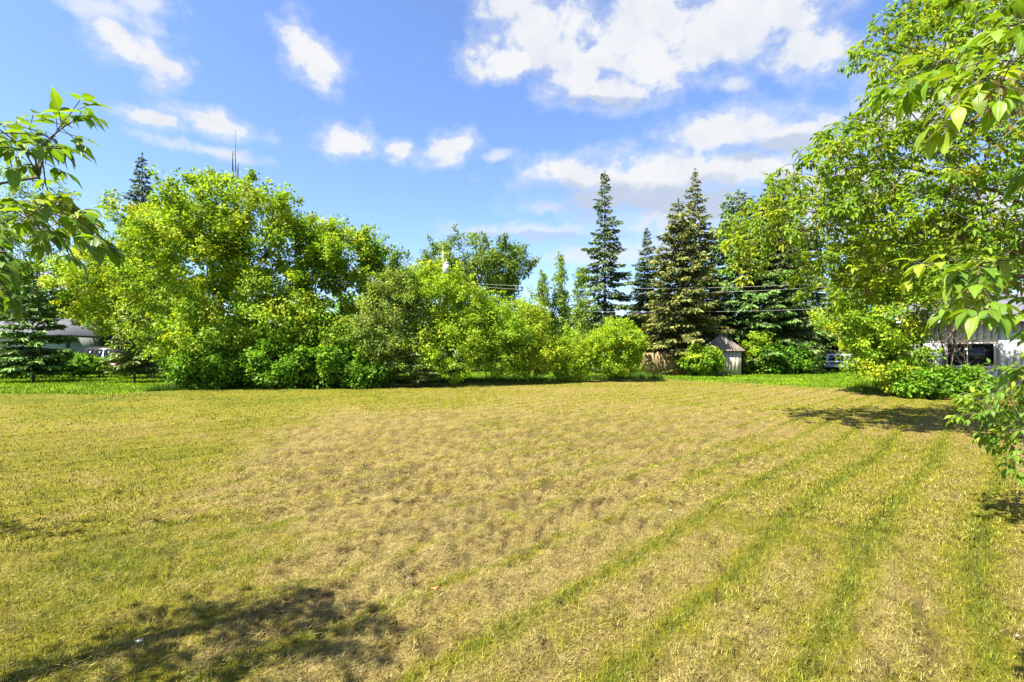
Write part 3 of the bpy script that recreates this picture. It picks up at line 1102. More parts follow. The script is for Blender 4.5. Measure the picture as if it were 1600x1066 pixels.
for k, (px, top, rpx, d, label) in enumerate(((848, 425, 17, 34, 'shortest and leftmost of the three upright young poplars'), (876, 398, 20, 34.5, 'middle and tallest of the three upright young poplars'),
                                              (908, 412, 19, 34, 'rightmost of the three upright young poplars, next to the tall narrow spruce'))):
    hgt = (HOR - top) / 2
    broadleaf('young_poplar_tree', label, 'poplar tree', [T(px, d, (px + 2, 500), (px, top + 14))],
              [ell_px(px, top + 60, rpx * .62, 56, d, .55), ell_px(px, top + 115, rpx * .95, 60, d, .8), ell_px(px, top + 18, 4, 20, d, .2)],
              250, 24, 0.22, 0.12, 220 + k, YPOP, YPOP_W, 'young upright poplars', r_tip=.005, bf=.1, droop=.1)
G_U = 'leafy undergrowth along the edges'
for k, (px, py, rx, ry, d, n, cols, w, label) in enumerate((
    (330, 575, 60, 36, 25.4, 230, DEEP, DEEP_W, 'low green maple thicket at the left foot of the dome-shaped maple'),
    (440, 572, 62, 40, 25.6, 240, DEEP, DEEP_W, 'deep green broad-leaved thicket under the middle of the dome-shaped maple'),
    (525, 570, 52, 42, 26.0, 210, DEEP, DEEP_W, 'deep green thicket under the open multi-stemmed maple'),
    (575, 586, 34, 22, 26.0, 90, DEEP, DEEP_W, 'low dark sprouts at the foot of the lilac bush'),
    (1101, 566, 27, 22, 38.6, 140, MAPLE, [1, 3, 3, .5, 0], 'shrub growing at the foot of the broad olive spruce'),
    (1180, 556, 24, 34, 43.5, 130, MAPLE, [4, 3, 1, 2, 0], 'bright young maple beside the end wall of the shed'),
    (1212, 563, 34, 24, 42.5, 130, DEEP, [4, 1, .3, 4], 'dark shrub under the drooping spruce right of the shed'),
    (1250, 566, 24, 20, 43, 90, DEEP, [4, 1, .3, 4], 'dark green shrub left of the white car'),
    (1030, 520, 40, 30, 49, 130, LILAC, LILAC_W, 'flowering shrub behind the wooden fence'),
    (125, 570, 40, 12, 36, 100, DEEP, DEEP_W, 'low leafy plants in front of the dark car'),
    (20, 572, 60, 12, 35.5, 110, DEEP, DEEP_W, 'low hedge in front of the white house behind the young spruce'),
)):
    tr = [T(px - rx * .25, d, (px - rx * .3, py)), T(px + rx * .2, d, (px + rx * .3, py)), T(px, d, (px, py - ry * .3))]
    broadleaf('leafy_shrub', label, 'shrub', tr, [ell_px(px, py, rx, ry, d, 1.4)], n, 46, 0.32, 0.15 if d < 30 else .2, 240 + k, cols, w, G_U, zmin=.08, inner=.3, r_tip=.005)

G_D = 'background trees'
broadleaf('ash_tree', 'loose pale tree at the left edge behind the white house roof', 'tree',
          [T(20, 44, (15, 480), (0, 400), (-10, 340)), T(25, 44, (60, 420), (80, 350))],
          [ell_px(15, 320, 85, 75, 44), ell_px(60, 380, 60, 60, 44), ell_px(-50, 400, 90, 90, 44)], 360, 44, 0.55, 0.2, 261,
          [(0.12, 0.18, 0.03), (0.16, 0.21, 0.04), (0.08, 0.13, 0.025)], [3, 2, 2], G_D, gap=.25, r_tip=.01)
broadleaf('ash_tree', 'dark leafy tree directly behind the white house', 'tree',
          [T(70, 48, (70, 480), (75, 440))], [ell_px(80, 450, 75, 48, 48), ell_px(20, 480, 60, 50, 48), ell_px(120, 500, 50, 50, 48)], 330, 56, 0.6, 0.22, 262, DEEP, DEEP_W, G_D, r_tip=.012)
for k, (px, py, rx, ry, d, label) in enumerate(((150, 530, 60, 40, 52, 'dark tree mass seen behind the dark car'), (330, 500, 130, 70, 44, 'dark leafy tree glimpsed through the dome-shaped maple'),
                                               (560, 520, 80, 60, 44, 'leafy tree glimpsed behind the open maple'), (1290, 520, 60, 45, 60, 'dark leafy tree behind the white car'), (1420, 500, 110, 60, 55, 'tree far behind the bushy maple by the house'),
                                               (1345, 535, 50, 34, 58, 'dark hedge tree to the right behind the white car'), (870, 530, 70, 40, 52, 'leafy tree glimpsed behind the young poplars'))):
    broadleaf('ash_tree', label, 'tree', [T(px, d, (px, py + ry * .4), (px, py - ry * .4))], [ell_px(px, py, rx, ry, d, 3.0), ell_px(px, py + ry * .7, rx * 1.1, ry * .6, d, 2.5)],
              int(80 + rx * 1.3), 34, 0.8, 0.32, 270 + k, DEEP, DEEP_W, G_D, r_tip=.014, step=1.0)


def treeline():
    rg = np.random.default_rng(77)
    N = 14000
    t = rg.uniform(R(-62), R(62), N)
    d = rg.uniform(95, 125, N)
    hh = 4.0 + 8.0 * fbm(t * 22, t * 0 + 3, 7, 4)
    z = hh * rg.uniform(0, 1, N) ** 0.8
    pos = np.stack([d * np.sin(t), d * np.cos(t), z], 1)
    c = mixcols(DEEP + POPLAR, DEEP_W + POPLAR_W, N, rg) * rg.uniform(.6, 1.3, (N, 1))
    V, F = place(T_FAR, pos, rg.normal(size=(N, 3)), np.array([0, 0, .8]) + rg.normal(0, .5, (N, 3)), rg.uniform(1.0, 2.0, N))
    o = mesh_np('treeline', V, F, LEAF, colors=np.repeat(c, 4, axis=0))
    o['kind'] = 'stuff'
    tag(o, 'distant wood seen low between the nearer trees', 'wood')


treeline()

# ---- right side: bushy maple by the house, and the tall maple leaning over the lot
broadleaf('maple_tree', 'bushy maple with a dark tangled trunk in front of the white panelled house', 'maple tree',
          [T(1478, 21, (1475, 560), (1470, 500), (1440, 420)), T(1486, 21, (1492, 540), (1490, 470), (1520, 400)), T(1472, 21, (1455, 560), (1420, 500), (1370, 460)), T(1470, 21, (1445, 575), (1400, 540))],
          [ell_px(1375, 478, 88, 80, 21.5), ell_px(1440, 410, 90, 70, 21), ell_px(1395, 558, 62, 50, 20.8), ell_px(1340, 440, 62, 60, 22), ell_px(1520, 420, 70, 60, 21), ell_px(1435, 585, 50, 26, 20.3)],
          560, 62, 0.33, 0.125, 301, MAPLE, [4, 4, 2, 2.4, .4], 'maples on the right', gap=.10, r_tip=.006, step=.5, hole=(at(1484, 19.8, 540), np.array([.55, 1.6, 1.1])))
broadleaf('leafy_shrub', 'dark green shrub at the foot of the tangled maple trunk', 'shrub',
          [T(1495, 19.5, (1490, 590)), T(1510, 19.5, (1515, 590)), T(1480, 19.5, (1475, 590))],
          [ell_px(1505, 596, 30, 24, 19.5, .9), ell_px(1440, 600, 34, 20, 19.5, .8)], 130, 40, 0.22, 0.115, 302, DEEP, DEEP_W, G_U, zmin=.06, r_tip=.004)


def dead_tangle():
    rg = np.random.default_rng(9)
    base = at(1482, 20.3)
    t = thing('dead_brush', 'tangle of bare dead twigs hanging round the bushy maple trunk', 'dead brush', tuple(base), None)
    for k in range(90):
        c = at(rg.normal(1480, 20), 20.3 + rg.normal(0, .4), rg.uniform(465, 590))
        a = c.copy()
        dirv = unit(np.array([rg.normal(0, .7), rg.normal(0, .3), -1.0 if rg.uniform() < .6 else .6]))
        pts = [a]
        for q in range(5):
            dirv = unit(dirv + rg.normal(0, .28, 3))
            a = a + dirv * rg.uniform(.15, .34)
            a[2] = max(a[2], .03)
            pts.append(a)
        m = MB()
        r0 = rg.uniform(.008, .024)
        for i in range(5):
            m.tube(pts[i] - base, pts[i + 1] - base, r0 * (1 - i / 6), r0 * (1 - (i + 1) / 6), 4, False)
        m.build('twig', DEADWOOD, t)


dead_tangle()


def compound(origin, direction, rg, L, out, petioles, nl=None):
    """one compound maple leaf: petiole with drooping leaflets"""
    d = unit(direction)
    side = unit(np.cross(d, np.array([0, 0, 1.0])) + rg.normal(0, .05, 3))
    pet = L * rg.uniform(.5, .9)
    e = origin + d * pet + np.array([0, 0, -.10 * pet])
    petioles.append((origin, e))
    nl = nl or int(rg.choice([3, 3, 5, 5]))
    up = np.array([0, 0, 1.0])
    tip_dir = unit(d + up * rg.normal(-.45, .22))
    out.append((e + d * L * .12, tip_dir, unit(up + d * .35 + rg.normal(0, .2, 3)), L * rg.uniform(.9, 1.15)))
    pairs = (nl - 1) // 2
    for k in range(pairs):
        o = e - d * pet * (.0 + .42 * k)
        for s in (-1, 1):
            ld = unit(d * rg.uniform(.35, .75) + side * s + up * rg.normal(-.45, .25))
            out.append((o, ld, unit(up + side * s * .25 + rg.normal(0, .25, 3)), L * rg.uniform(.68, .95)))


def twig_run(pts, rg, L, out, petioles, gap, start=.2, n_tip=3, nl=None):
    """opposite compound leaves along a twig and a tuft at its tip"""
    P = np.array(pts)
    seg = np.linalg.norm(np.diff(P, axis=0), axis=1)
    tot = seg.sum()
    s = tot * start
    alt = 0
    while s < tot:
        acc, i = 0, 0
        while i < len(seg) - 1 and acc + seg[i] < s:
            acc += seg[i]; i += 1
        f = (s - acc) / seg[i]
        o = P[i] + (P[i + 1] - P[i]) * min(f, 1)
        d = unit(P[i + 1] - P[i])
        sd = unit(np.cross(d, np.array([0, 0, 1.0])))
        up = np.cross(sd, d)
        for sg in (-1, 1):
            v = sd * sg if alt % 2 == 0 else up * sg * .8 + sd * sg * .35
            compound(o, v * rg.uniform(.7, 1) + d * rg.uniform(.35, .8) + rg.normal(0, .15, 3), rg, L, out, petioles, nl)
        alt += 1
        s += gap * rg.uniform(.8, 1.3)
    for _ in range(n_tip):
        compound(P[-1], d + rg.normal(0, .45, 3), rg, L, out, petioles, nl)


def near_maple(name, label, trunk, limbs, tips, L, seed, cols, w, tmpl, mat, gap, tip_len, group=None, r_tip=.004, step=.25, thick=.09, seeds=0, uv=False, droop=.35, bf=.35, nl=None):
    """maple with big compound leaves; tips are the twig ends"""
    rg = np.random.default_rng(seed)
    base = np.array(trunk[0], float); base[2] = 0
    t = thing(name, label, 'maple tree', tuple(base), group)
    sk = Skeleton(60000)
    ids = []
    par = -1
    pts = np.array(trunk, float)
    for k, (a, b) in enumerate(zip(pts[:-1], pts[1:])):
        m = max(2, int(np.linalg.norm(b - a) / .4))
        for q in range(0 if k == 0 else 1, m + 1):
            fz = (k + q / m) / (len(pts) - 1)
            par = sk.add(a + (b - a) * q / m + rg.normal(0, .015, 3) * (q > 0), par, thick * (1 - .6 * fz))
            ids.append(par)
    for lb in limbs:
        lb = np.array(lb, float)
        j = int(np.argmin(np.linalg.norm(sk.p[:sk.n] - lb[0], axis=1)))
        p = j
        for a, b in zip(lb[:-1], lb[1:]):
            m = max(2, int(np.linalg.norm(b - a) / .35))
            for q in range(1, m + 1):
                p = sk.add(a + (b - a) * q / m + rg.normal(0, .012, 3), p)
    out, pet = [], []
    tips = np.array(tips)
    order = np.argsort(np.linalg.norm(tips - pts[len(pts) // 2], axis=1))
    clus = []
    for i in order:
        e = sk.reach(tips[i], rg, bf, step, .10, .10)
        d = sk.dir[e].copy()
        d[2] = d[2] * .5 - droop * .3
        d = unit(d + rg.normal(0, .25, 3))
        run = [sk.p[e].copy()]
        p = e
        n = 4
        for k in range(n):
            d = unit(d + np.array([0, 0, -droop * .35]) + rg.normal(0, .1, 3))
            q = run[-1] + d * tip_len / n
            run.append(q)
            p = sk.add(q, p)
        n0 = len(out)
        twig_run(run, rg, L, out, pet, gap, nl=nl)
        clus += [len(clus) and clus[-1] + 1 or 1] * (len(out) - n0)
    rad = sk.radii(r_tip, .42)
    wood(sk, rad, t, base, BARK, .012, 5, 8)
    # petioles
    if pet and uv:
        s2 = Skeleton(len(pet) * 2 + 4)
        for a, b in pet:
            s2.add(b, s2.add(a, -1))
        V, F = s2.tubes(np.full(s2.n, .0013), 0, 1, 3)
        mesh_np('leaf_stalks', V, F, TWIG, t, base)['kind'] = 'stuff'
    pos = np.array([o[0] for o in out]); ax = np.array([o[1] for o in out]); nm = np.array([o[2] for o in out]); sz = np.array([o[3] for o in out])
    ok = pos[:, 2] > .1
    clus = np.array(clus)
    cl = mixcols(cols, w, clus.max() + 1, rg)[clus] * .6 + mixcols(cols, w, len(pos), rg) * .4
    cl = np.array([1.5, 1.45, 1.0]) * cl * np.clip(1 + rg.normal(0, .16, (len(pos), 1)), .5, 1.6)
    build_leaves('crown', tmpl, pos[ok], ax[ok], nm[ok], sz[ok], cl[ok], mat, t, base, uv=uv)
    if seeds:
        pick = rg.choice(len(tips), seeds)
        P, A, S = [], [], []
        for i in pick:
            c = tips[i] + np.array([0, 0, -.05])
            for q in range(16):
                P.append(c + rg.normal(0, .05, 3) + np.array([0, 0, -.09 * rg.uniform()]) * (L / .09))
                A.append(np.array([rg.normal(0, .45), rg.normal(0, .45), -1.0])); S.append(L * rg.uniform(.45, .65))
        n = len(P)
        c = mixcols([(0.26, 0.20, 0.05), (0.20, 0.13, 0.05), (0.28, 0.25, 0.05)], [3, 2, 2], n, rg) * rg.uniform(.7, 1.2, (n, 1))
        build_leaves('seed_clusters', T_FAR, np.array(P), np.array(A), rg.normal(size=(n, 3)), np.array(S), c, LEAF, t, base, wid=np.full(n, .5))['kind'] = 'stuff'
    return t


def px_tips(regs, rg):
    """regs: (px, py, rx, ry, d0, d1, n)"""
    P = []
    for (px, py, rx, ry, d0, d1, n) in regs:
        for _ in range(n):
            a = rg.uniform(0, 6.28); q = math.sqrt(rg.uniform())
            P.append(at(px + rx * q * math.cos(a), rg.uniform(d0, d1), py + ry * q * math.sin(a)))
    return P


NEARC = [(0.085, 0.165, 0.016), (0.115, 0.20, 0.018), (0.06, 0.125, 0.016), (0.17, 0.235, 0.02), (0.22, 0.25, 0.03)]
rg = np.random.default_rng(41)
# tall maple: trunk outside the right edge, limbs reaching over the lot
tall_tips = px_tips([
    (1560, 60, 110, 90, 10, 14, 110), (1450, 130, 100, 95, 10, 14.5, 115), (1390, 240, 95, 80, 10, 14, 75), (1320, 255, 60, 50, 10, 13, 36), (1300, 330, 90, 60, 10.5, 14, 64),
    (1225, 335, 40, 40, 11, 13.5, 26), (1190, 380, 44, 40, 12, 14, 26), (1240, 265, 18, 14, 12, 13, 5), (1420, 350, 120, 70, 10, 14, 110), (1540, 300, 100, 110, 9, 13, 130), (1330, 420, 70, 40, 11, 14, 36),
    (1540, 400, 90, 60, 9, 12, 40), (1380, 60, 26, 30, 11, 13, 12), (1440, 20, 40, 30, 11, 13, 16), (1640, 200, 80, 220, 9, 14, 60), (1720, 100, 120, 200, 9, 15, 30)], rg)
near_maple('maple_tree', 'tall spreading maple leaning over the lot from the upper right', [at(1700, 12.5), at(1690, 12.4, 470), at(1670, 12.2, 330), at(1640, 12, 180), at(1620, 12, 60)],
           [[at(1680, 12.3, 400), at(1560, 12, 372), at(1460, 12, 368), at(1340, 12.3, 345), at(1260, 12.4, 330)],
            [at(1665, 12.2, 300), at(1560, 12, 230), at(1450, 12, 150), at(1400, 12, 100)],
            [at(1675, 12.3, 360), at(1560, 12, 300), at(1400, 12, 255), at(1320, 12, 240)],
            [at(1685, 12.3, 440), at(1580, 11, 430), at(1500, 11, 420)]],
           tall_tips, .135, 401, NEARC, [3, 4, 2, 3, .8], T_MID, LEAF, .115, .55, 'maples on the right', r_tip=.006, step=.4, thick=.24, seeds=150)
# near maple at the right edge: large leaves hang into the frame
r_tips = px_tips([(1600, 105, 40, 46, 1.5, 1.9, 4), (1560, 70, 26, 36, 1.6, 1.9, 3), (1620, 30, 30, 36, 1.7, 2.1, 3), (1625, 210, 24, 36, 1.7, 2.1, 3),
                  (1530, 415, 36, 10, 1.8, 2.1, 2), (1600, 405, 36, 18, 1.8, 2.1, 3), (1625, 480, 20, 30, 1.9, 2.2, 3),
                  (1575, 595, 32, 22, 4.6, 5.6, 10), (1562, 640, 36, 32, 4.6, 5.8, 18), (1602, 680, 30, 22, 4.6, 5.4, 10), (1640, 620, 20, 50, 4.6, 5.4, 4)], rg)
near_maple('maple_tree', 'near maple branches with large drooping leaves at the right edge', [(5.6, 3.2, 0), (5.55, 3.2, 1.2), (5.4, 3.2, 2.4), (5.2, 3.1, 3.6), (5.1, 3.1, 5.0)],
           [[(5.5, 3.2, 2.0), (4.6, 3.4, 1.85), (4.3, 4.0, 1.4)], [(5.4, 3.2, 2.4), (4.0, 2.9, 2.25), (3.2, 2.9, 2.1)], [(5.2, 3.1, 3.5), (3.6, 2.5, 3.2), (2.4, 2.1, 2.9)]],
           r_tips, .08, 402, NEARC, [4, 3, 3, 1.4, .3], T_NEAR, NEARLEAF, .085, .26, 'maples on the right', r_tip=.0018, step=.15, thick=.11, seeds=14, uv=True, droop=.5)
# near maple at the left edge; the rest of its crown shades the grass
l_tips = px_tips([(-35, 205, 30, 14, 1.35, 1.55, 4), (-45, 240, 25, 20, 1.35, 1.55, 2), (50, 240, 28, 10, 1.35, 1.55, 5), (45, 325, 28, 12, 1.35, 1.55, 4), (20, 320, 30, 16, 1.4, 1.6, 2), (-25, 380, 18, 20, 1.4, 1.6, 3), (-35, 440, 12, 10, 1.4, 1.6, 2),
                  (-70, 340, 30, 80, 1.4, 1.6, 3)], rg)
for _ in range(150):
    q = unit(rg.normal(size=3)) * rg.uniform(.3, 1) ** .4
    l_tips.append(np.array([-3.75, 1.7, 3.7]) + q * np.array([.85, .6, .6]))
for _ in range(26):
    l_tips.append(np.array([-6.6, 3.9, 3.0]) + rg.normal(0, 1, 3) * np.array([.5, .12, .25]))
near_maple('maple_tree', 'near maple branches with pointed leaves at the left edge', [(-4.3, 1.3, 0), (-4.25, 1.35, 1.4), (-4.15, 1.5, 2.6), (-4.05, 1.8, 3.4), (-4.0, 1.9, 4.3)],
           [[(-4.2, 1.4, 1.9), (-2.4, 1.4, 1.95), (-1.55, 1.42, 2.1), (-1.32, 1.42, 2.2)], [(-4.15, 1.5, 2.5), (-2.4, 1.45, 2.5), (-1.65, 1.42, 2.38)]],
           l_tips, .06, 403, NEARC, [4, 3, 3, 1, .3], T_NEAR, NEARLEAF, .07, .17, None, r_tip=.0018, step=.15, thick=.10, uv=True, droop=.45)


# ---- tall grass at the foot of the bushes
def tall_grass():
    r = np.random.default_rng(61)
    N = 26000
    u = r.uniform(0, 1, N)
    x = -16.5 + u * 26.5
    y = np.interp(x, LUSH_X, LUSH_Y) + np.abs(r.normal(0, .55, N)) - .25
    n2 = 7000
    x2 = r.uniform(15.2, 19.5, n2)
    y2 = np.interp(x2, [15.2, 16.4, 19.5], [22.4, 20.4, 18.2]) + np.abs(r.normal(0, .5, n2))
    x = np.concatenate([x, x2]); y = np.concatenate([y, y2])
    N = len(x)
    patch = fbm(x * .9, y * .9, 33, 3)
    L = r.uniform(.18, .6, N) * (.4 + patch)
    c = vary(np.tile(np.array([[.085, .16, .02]]), (N, 1)) * (0.7 + .8 * patch[:, None]), r, .25)
    blades('tall_grass', 'tall uncut grass and weeds along the foot of the bushes', 'grass',
           [(x, y, L, r.uniform(.012, .03, N), np.abs(r.normal(.25, .22, N)), c, 0.0, 1, r.uniform(0, 6.28, N))])


tall_grass()

# ------------------------------------------------------------------ buildings, fence, pole, vehicles
WHITE_SIDING = surf('white_siding', (0.52, 0.54, 0.56), .6, .06, 3, dirt=(.4, .4, .38))
PALE_SIDING = surf('pale_siding', (0.36, 0.40, 0.41), .6, .06, 3, dirt=(.3, .32, .3))
TRIM = surf('trim_paint', (0.55, 0.50, 0.44), .6, .1, 8)
SHINGLE = surf('shingle', (0.10, 0.10, 0.11), .9, .3, 9, bump=.4)
SHINGLE_TAN = surf('weathered_roof', (0.16, 0.13, 0.10), .9, .3, 6, bump=.4)
FENCEWOOD = surf('fence_wood', (0.30, 0.20, 0.09), .85, .35, 5, dirt=(.16, .12, .06), bump=.3)
SHEDWALL = surf('shed_paint', (0.40, 0.36, 0.28), .8, .2, 3, dirt=(.2, .17, .11))
DARKTRIM = surf('dark_trim', (0.03, 0.028, 0.025), .6, .2, 8)
GLASS = surf('window_glass', (0.012, 0.015, 0.018), .1, .2, 2, spec=.35)
CURTAIN = surf('curtain', (0.3, 0.3, 0.26), .9, .15, 6)


def local_frame(o, ang):
    o.rotation_euler = (0, 0, ang)


def house_right():
    c = at(1590, 22.5)
    ang = math.atan2(c[0], c[1]) * -1 + R(6)
    t = thing('house', 'white house with vertical panel siding behind the tangled maple trunk', 'house', (c[0], c[1], 0), None, ang)
    Wd, H, D = 7.6, 3.1, 6.0
    m = MB().box((0, D / 2 + .06, .25), (Wd - .02, D, .5)).build('foundation', surf('concrete', (.34, .33, .31), .9, .15, 5), t)
    wx0, wx1, wz0, wz1 = -2.35, -.75, 1.15, 2.15
    # backing wall with an opening for the window
    m = MB()
    m.box(((-Wd / 2 + wx0) / 2, D / 2 + .08, .5 + H / 2 - .25), (wx0 + Wd / 2, D, H - .5))
    m.box(((Wd / 2 + wx1) / 2, D / 2 + .08, .5 + H / 2 - .25), (Wd / 2 - wx1, D, H - .5))
    m.box(((wx0 + wx1) / 2, D / 2 + .08, (.5 + wz0) / 2), (wx1 - wx0 - .004, D, wz0 - .5))
    m.box(((wx0 + wx1) / 2, D / 2 + .08, (H + wz1) / 2 - .002), (wx1 - wx0 - .004, D, H - wz1))
    wall = m.build('wall', WHITE_SIDING, t)
    x = -Wd / 2
    bw = .245
    me = {}
    i = 0
    while x < Wd / 2 - .02:
        x1 = min(x + bw, Wd / 2)
        cx = (x + x1) / 2
        spans = [(.42, H)]
        if x1 > wx0 and x < wx1: spans = [(.42, wz0 - .06), (wz1 + .06, H)]
        for z0, z1 in spans:
            key = (round(z0, 3), round(z1, 3))
            if key not in me:
                o = MB().box((0, 0, 0), (bw - .028, .03, z1 - z0)).build('siding_board', WHITE_SIDING, wall)
                me[key] = o.data
            else:
                o = bpy.data.objects.new('siding_board', me[key]); col.objects.link(o); o.parent = wall
            o.location = (cx, .062 + .004 * (i % 3), (z0 + z1) / 2)
        x += bw
        i += 1
    w = MB()
    fw = .07
    for cx, cz, sx, sz in (((wx0 + wx1) / 2, wz0 - .03, wx1 - wx0 + .12, fw), ((wx0 + wx1) / 2, wz1 + .03, wx1 - wx0 + .12, fw), (wx0 - .02, (wz0 + wz1) / 2, fw, wz1 - wz0 - .012), (wx1 + .02, (wz0 + wz1) / 2, fw, wz1 - wz0 - .012)):
        w.box((cx, .03, cz), (sx, .1, sz))
    win = w.build('window', TRIM, t)
    MB().box(((wx0 + wx1) / 2, .09, (wz0 + wz1) / 2), (wx1 - wx0, .012, wz1 - wz0 - .02)).build('pane', GLASS, win)
    MB().box(((wx0 + wx1) / 2 - .1, .07, (wz0 + wz1) / 2), (.04, .03, wz1 - wz0 - .02)).build('mullion', TRIM, win)
    MB().box(((wx0 + wx1) / 2, -.03, wz0 - .09), (wx1 - wx0 + .2, .16, .04)).build('sill', TRIM, win)
    m = MB()
    o = .45
    hw, hd = Wd / 2 + o, D / 2 + o
    cy = D / 2 + .06
    v = [(-hw, cy - hd, H), (hw, cy - hd, H), (hw, cy + hd, H), (-hw, cy + hd, H), (-hw, cy, H + 1.5), (hw, cy, H + 1.5),
         (-hw, cy - hd, H + .14), (hw, cy - hd, H + .14), (hw, cy + hd, H + .14), (-hw, cy + hd, H + .14)]
    m.raw(v, [(3, 2, 1, 0), (0, 1, 7, 6), (2, 3, 9, 8), (6, 7, 5, 4), (8, 9, 4, 5), (0, 6, 4, 9, 3), (1, 2, 8, 5, 7)])
    m.build('roof', SHINGLE, t)
    MB().box((0, cy - hd - .03, H + .07), (2 * hw, .05, .17)).build('fascia', WHITE_SIDING, t)


house_right()


def house_left():
    c = at(40, 40.5)
    t = thing('house', 'pale house with grey shingle roof behind the young green spruce', 'house', (c[0], c[1], 0), None, R(8))
    Wd, D, H = 7.6, 6.0, 3.05
    x0 = -4.6
    m = MB().box((x0 + Wd / 2, D / 2, H / 2), (Wd, D, H)); wall = m.build('wall', PALE_SIDING, t)
    dat = None
    for k in range(13):
        z = .3 + k * .21
        if dat is None:
            o = MB().box((x0 + Wd / 2, -.02, 0), (Wd - .05, .04, .195)).build('siding_board', PALE_SIDING, wall); dat = o.data
        else:
            o = bpy.data.objects.new('siding_board', dat); col.objects.link(o); o.parent = wall
        o.location = (0, -.004 * (k % 2), z)
    MB().box((x0 + Wd + .02, -.03, H / 2 - .05), (.2, .14, H - .1)).build('corner_post', DARKTRIM, t)
    ov = .55
    a, b, cc, d = x0 - ov, x0 + Wd + ov, -ov, D + ov
    rz = H + 1.65
    ry = D / 2
    v = [(a, cc, H), (b, cc, H), (b, d, H), (a, d, H), (a, cc, H + .16), (b, cc, H + .16), (b, d, H + .16), (a, d, H + .16), (a + 2.2, ry, rz), (b - 1.2, ry, rz)]
    MB().raw(v, [(3, 2, 1, 0), (0, 1, 5, 4), (1, 2, 6, 5), (2, 3, 7, 6), (3, 0, 4, 7), (4, 5, 9, 8), (5, 6, 9), (6, 7, 8, 9), (7, 4, 8)]).build('roof', SHINGLE, t)
    w = MB()
    for cx, cz, sx, sz in ((.4, 1.2, 1.3, .08), (.4, 2.3, 1.3, .08), (-.22, 1.75, .08, 1.02), (1.02, 1.75, .08, 1.02)):
        w.box((cx, -.06, cz), (sx, .08, sz))
    win = w.build('window', TRIM, t)
    MB().box((.4, -.05, 1.75), (1.16, .02, 1.02)).build('pane', GLASS, win)


house_left()


def fence():
    a, b = at(1005, 40.2), at(1075, 40.2)
    t = thing('wooden_fence', 'weathered brown board fence between the round bush and the olive spruce', 'fence', tuple(a))
    n = 26
    rg2 = np.random.default_rng(3)
    dx = (b[0] - a[0]) / n
    for k in range(n):
        h = 1.72 + rg2.normal(0, .015) + (.16 if k > 14 else 0)
        o = MB().box((k * dx + dx / 2, rg2.normal(0, .008), h / 2 + .06), (dx - .02, .025, h)).build('board', FENCEWOOD, t)
    for zz in (.45, 1.45):
        MB().box((n * dx / 2, .045, zz), (n * dx, .04, .09)).build('rail', FENCEWOOD, t)
    MB().box((n * dx * .79, 0, 1.98), (n * dx * .42, .12, .05)).build('top_cap', surf('cap_wood', (.42, .36, .28), .8, .2, 6), t)
    for k in range(4):
        MB().box((k * n * dx / 3.02, .11, .93), (.1, .1, 1.86)).build('post', FENCEWOOD, t)


fence()


def shed():
    c = at(1127, 40.6)
    t = thing('shed', 'small cream garden shed with weathered pitched roof behind the olive spruce', 'shed', (c[0], c[1], 0), None, R(-18))
    Wd, D, H = 2.9, 3.0, 1.9
    m = MB().box((0, D / 2, H / 2 + .05), (Wd, D, H)); wall = m.build('wall', SHEDWALL, t)
    dat = None
    for k in range(int(Wd / .25)):
        if dat is None:
            o = MB().box((0, 0, 0), (.23, .03, H - .05)).build('siding_board', SHEDWALL, wall); dat = o.data
        else:
            o = bpy.data.objects.new('siding_board', dat); col.objects.link(o); o.parent = wall
        o.location = (-Wd / 2 + .125 + k * .25, -.015, H / 2 + .05)
    hw = Wd / 2 + .22
    v = [(-hw, -.3, H + .03), (hw, -.3, H + .03), (hw, D + .3, H + .03), (-hw, D + .3, H + .03), (0, -.3, H + 1.25), (0, D + .3, H + 1.25),
         (-hw, -.3, H + .13), (hw, -.3, H + .13), (hw, D + .3, H + .13), (-hw, D + .3, H + .13), (0, -.3, H + 1.36), (0, D + .3, H + 1.36)]
    MB().raw(v, [(0, 1, 2, 3), (6, 10, 11, 9), (10, 7, 8, 11), (0, 6, 9, 3), (1, 2, 8, 7), (0, 1, 7, 10, 6), (2, 3, 9, 11, 8)]).build('roof', SHINGLE_TAN, t)
    d = MB().box((-.5, -.05, .95), (.9, .05, 1.8)).build('door', SHEDWALL, t)
    MB().box((-.15, -.09, 1.0), (.04, .04, .14)).build('handle', DARKTRIM, d)


shed()

POLEWOOD = surf('pole_wood', (0.22, 0.18, 0.14), .9, .2, 5, bump=.3)
GALV = surf('galvanised_metal', (0.52, 0.54, 0.56), .45, .1, 6, metal=.4)


def utility_pole(px, d, top, label, tank=True):
    b = at(px, d)
    H = z_at(top, d)
    t = thing('utility_pole', label, 'utility pole', tuple(b), 'utility poles')
    MB().tube((0, 0, 0), (0, 0, H), .15, .10, 12).build('pole', POLEWOOD, t, smooth=False)
    MB().tube((0, 0, H - .02), (0, 0, H + .35), .03, .02, 8).build('insulator', GALV, t)
    if tank:
        tk = MB().tube((.32, -.1, H - 2.3), (.32, -.1, H - 1.2), .27, .27, 16).tube((.32, -.1, H - 1.2), (.32, -.1, H - 1.05), .29, .2, 16).build('transformer', GALV, t)
        MB().tube((.32, -.1, H - 1.05), (.38, -.1, H - .75), .05, .03, 8).build('bushing', GALV, tk)
        MB().box((.14, -.05, H - 1.7), (.2, .06, .5)).build('bracket', GALV, t)
    for zz in (2.05, 3.4):
        MB().box((0, 0, H - zz - .5), (.34, .08, .08)).build('wire_bracket', GALV, t)
    return H


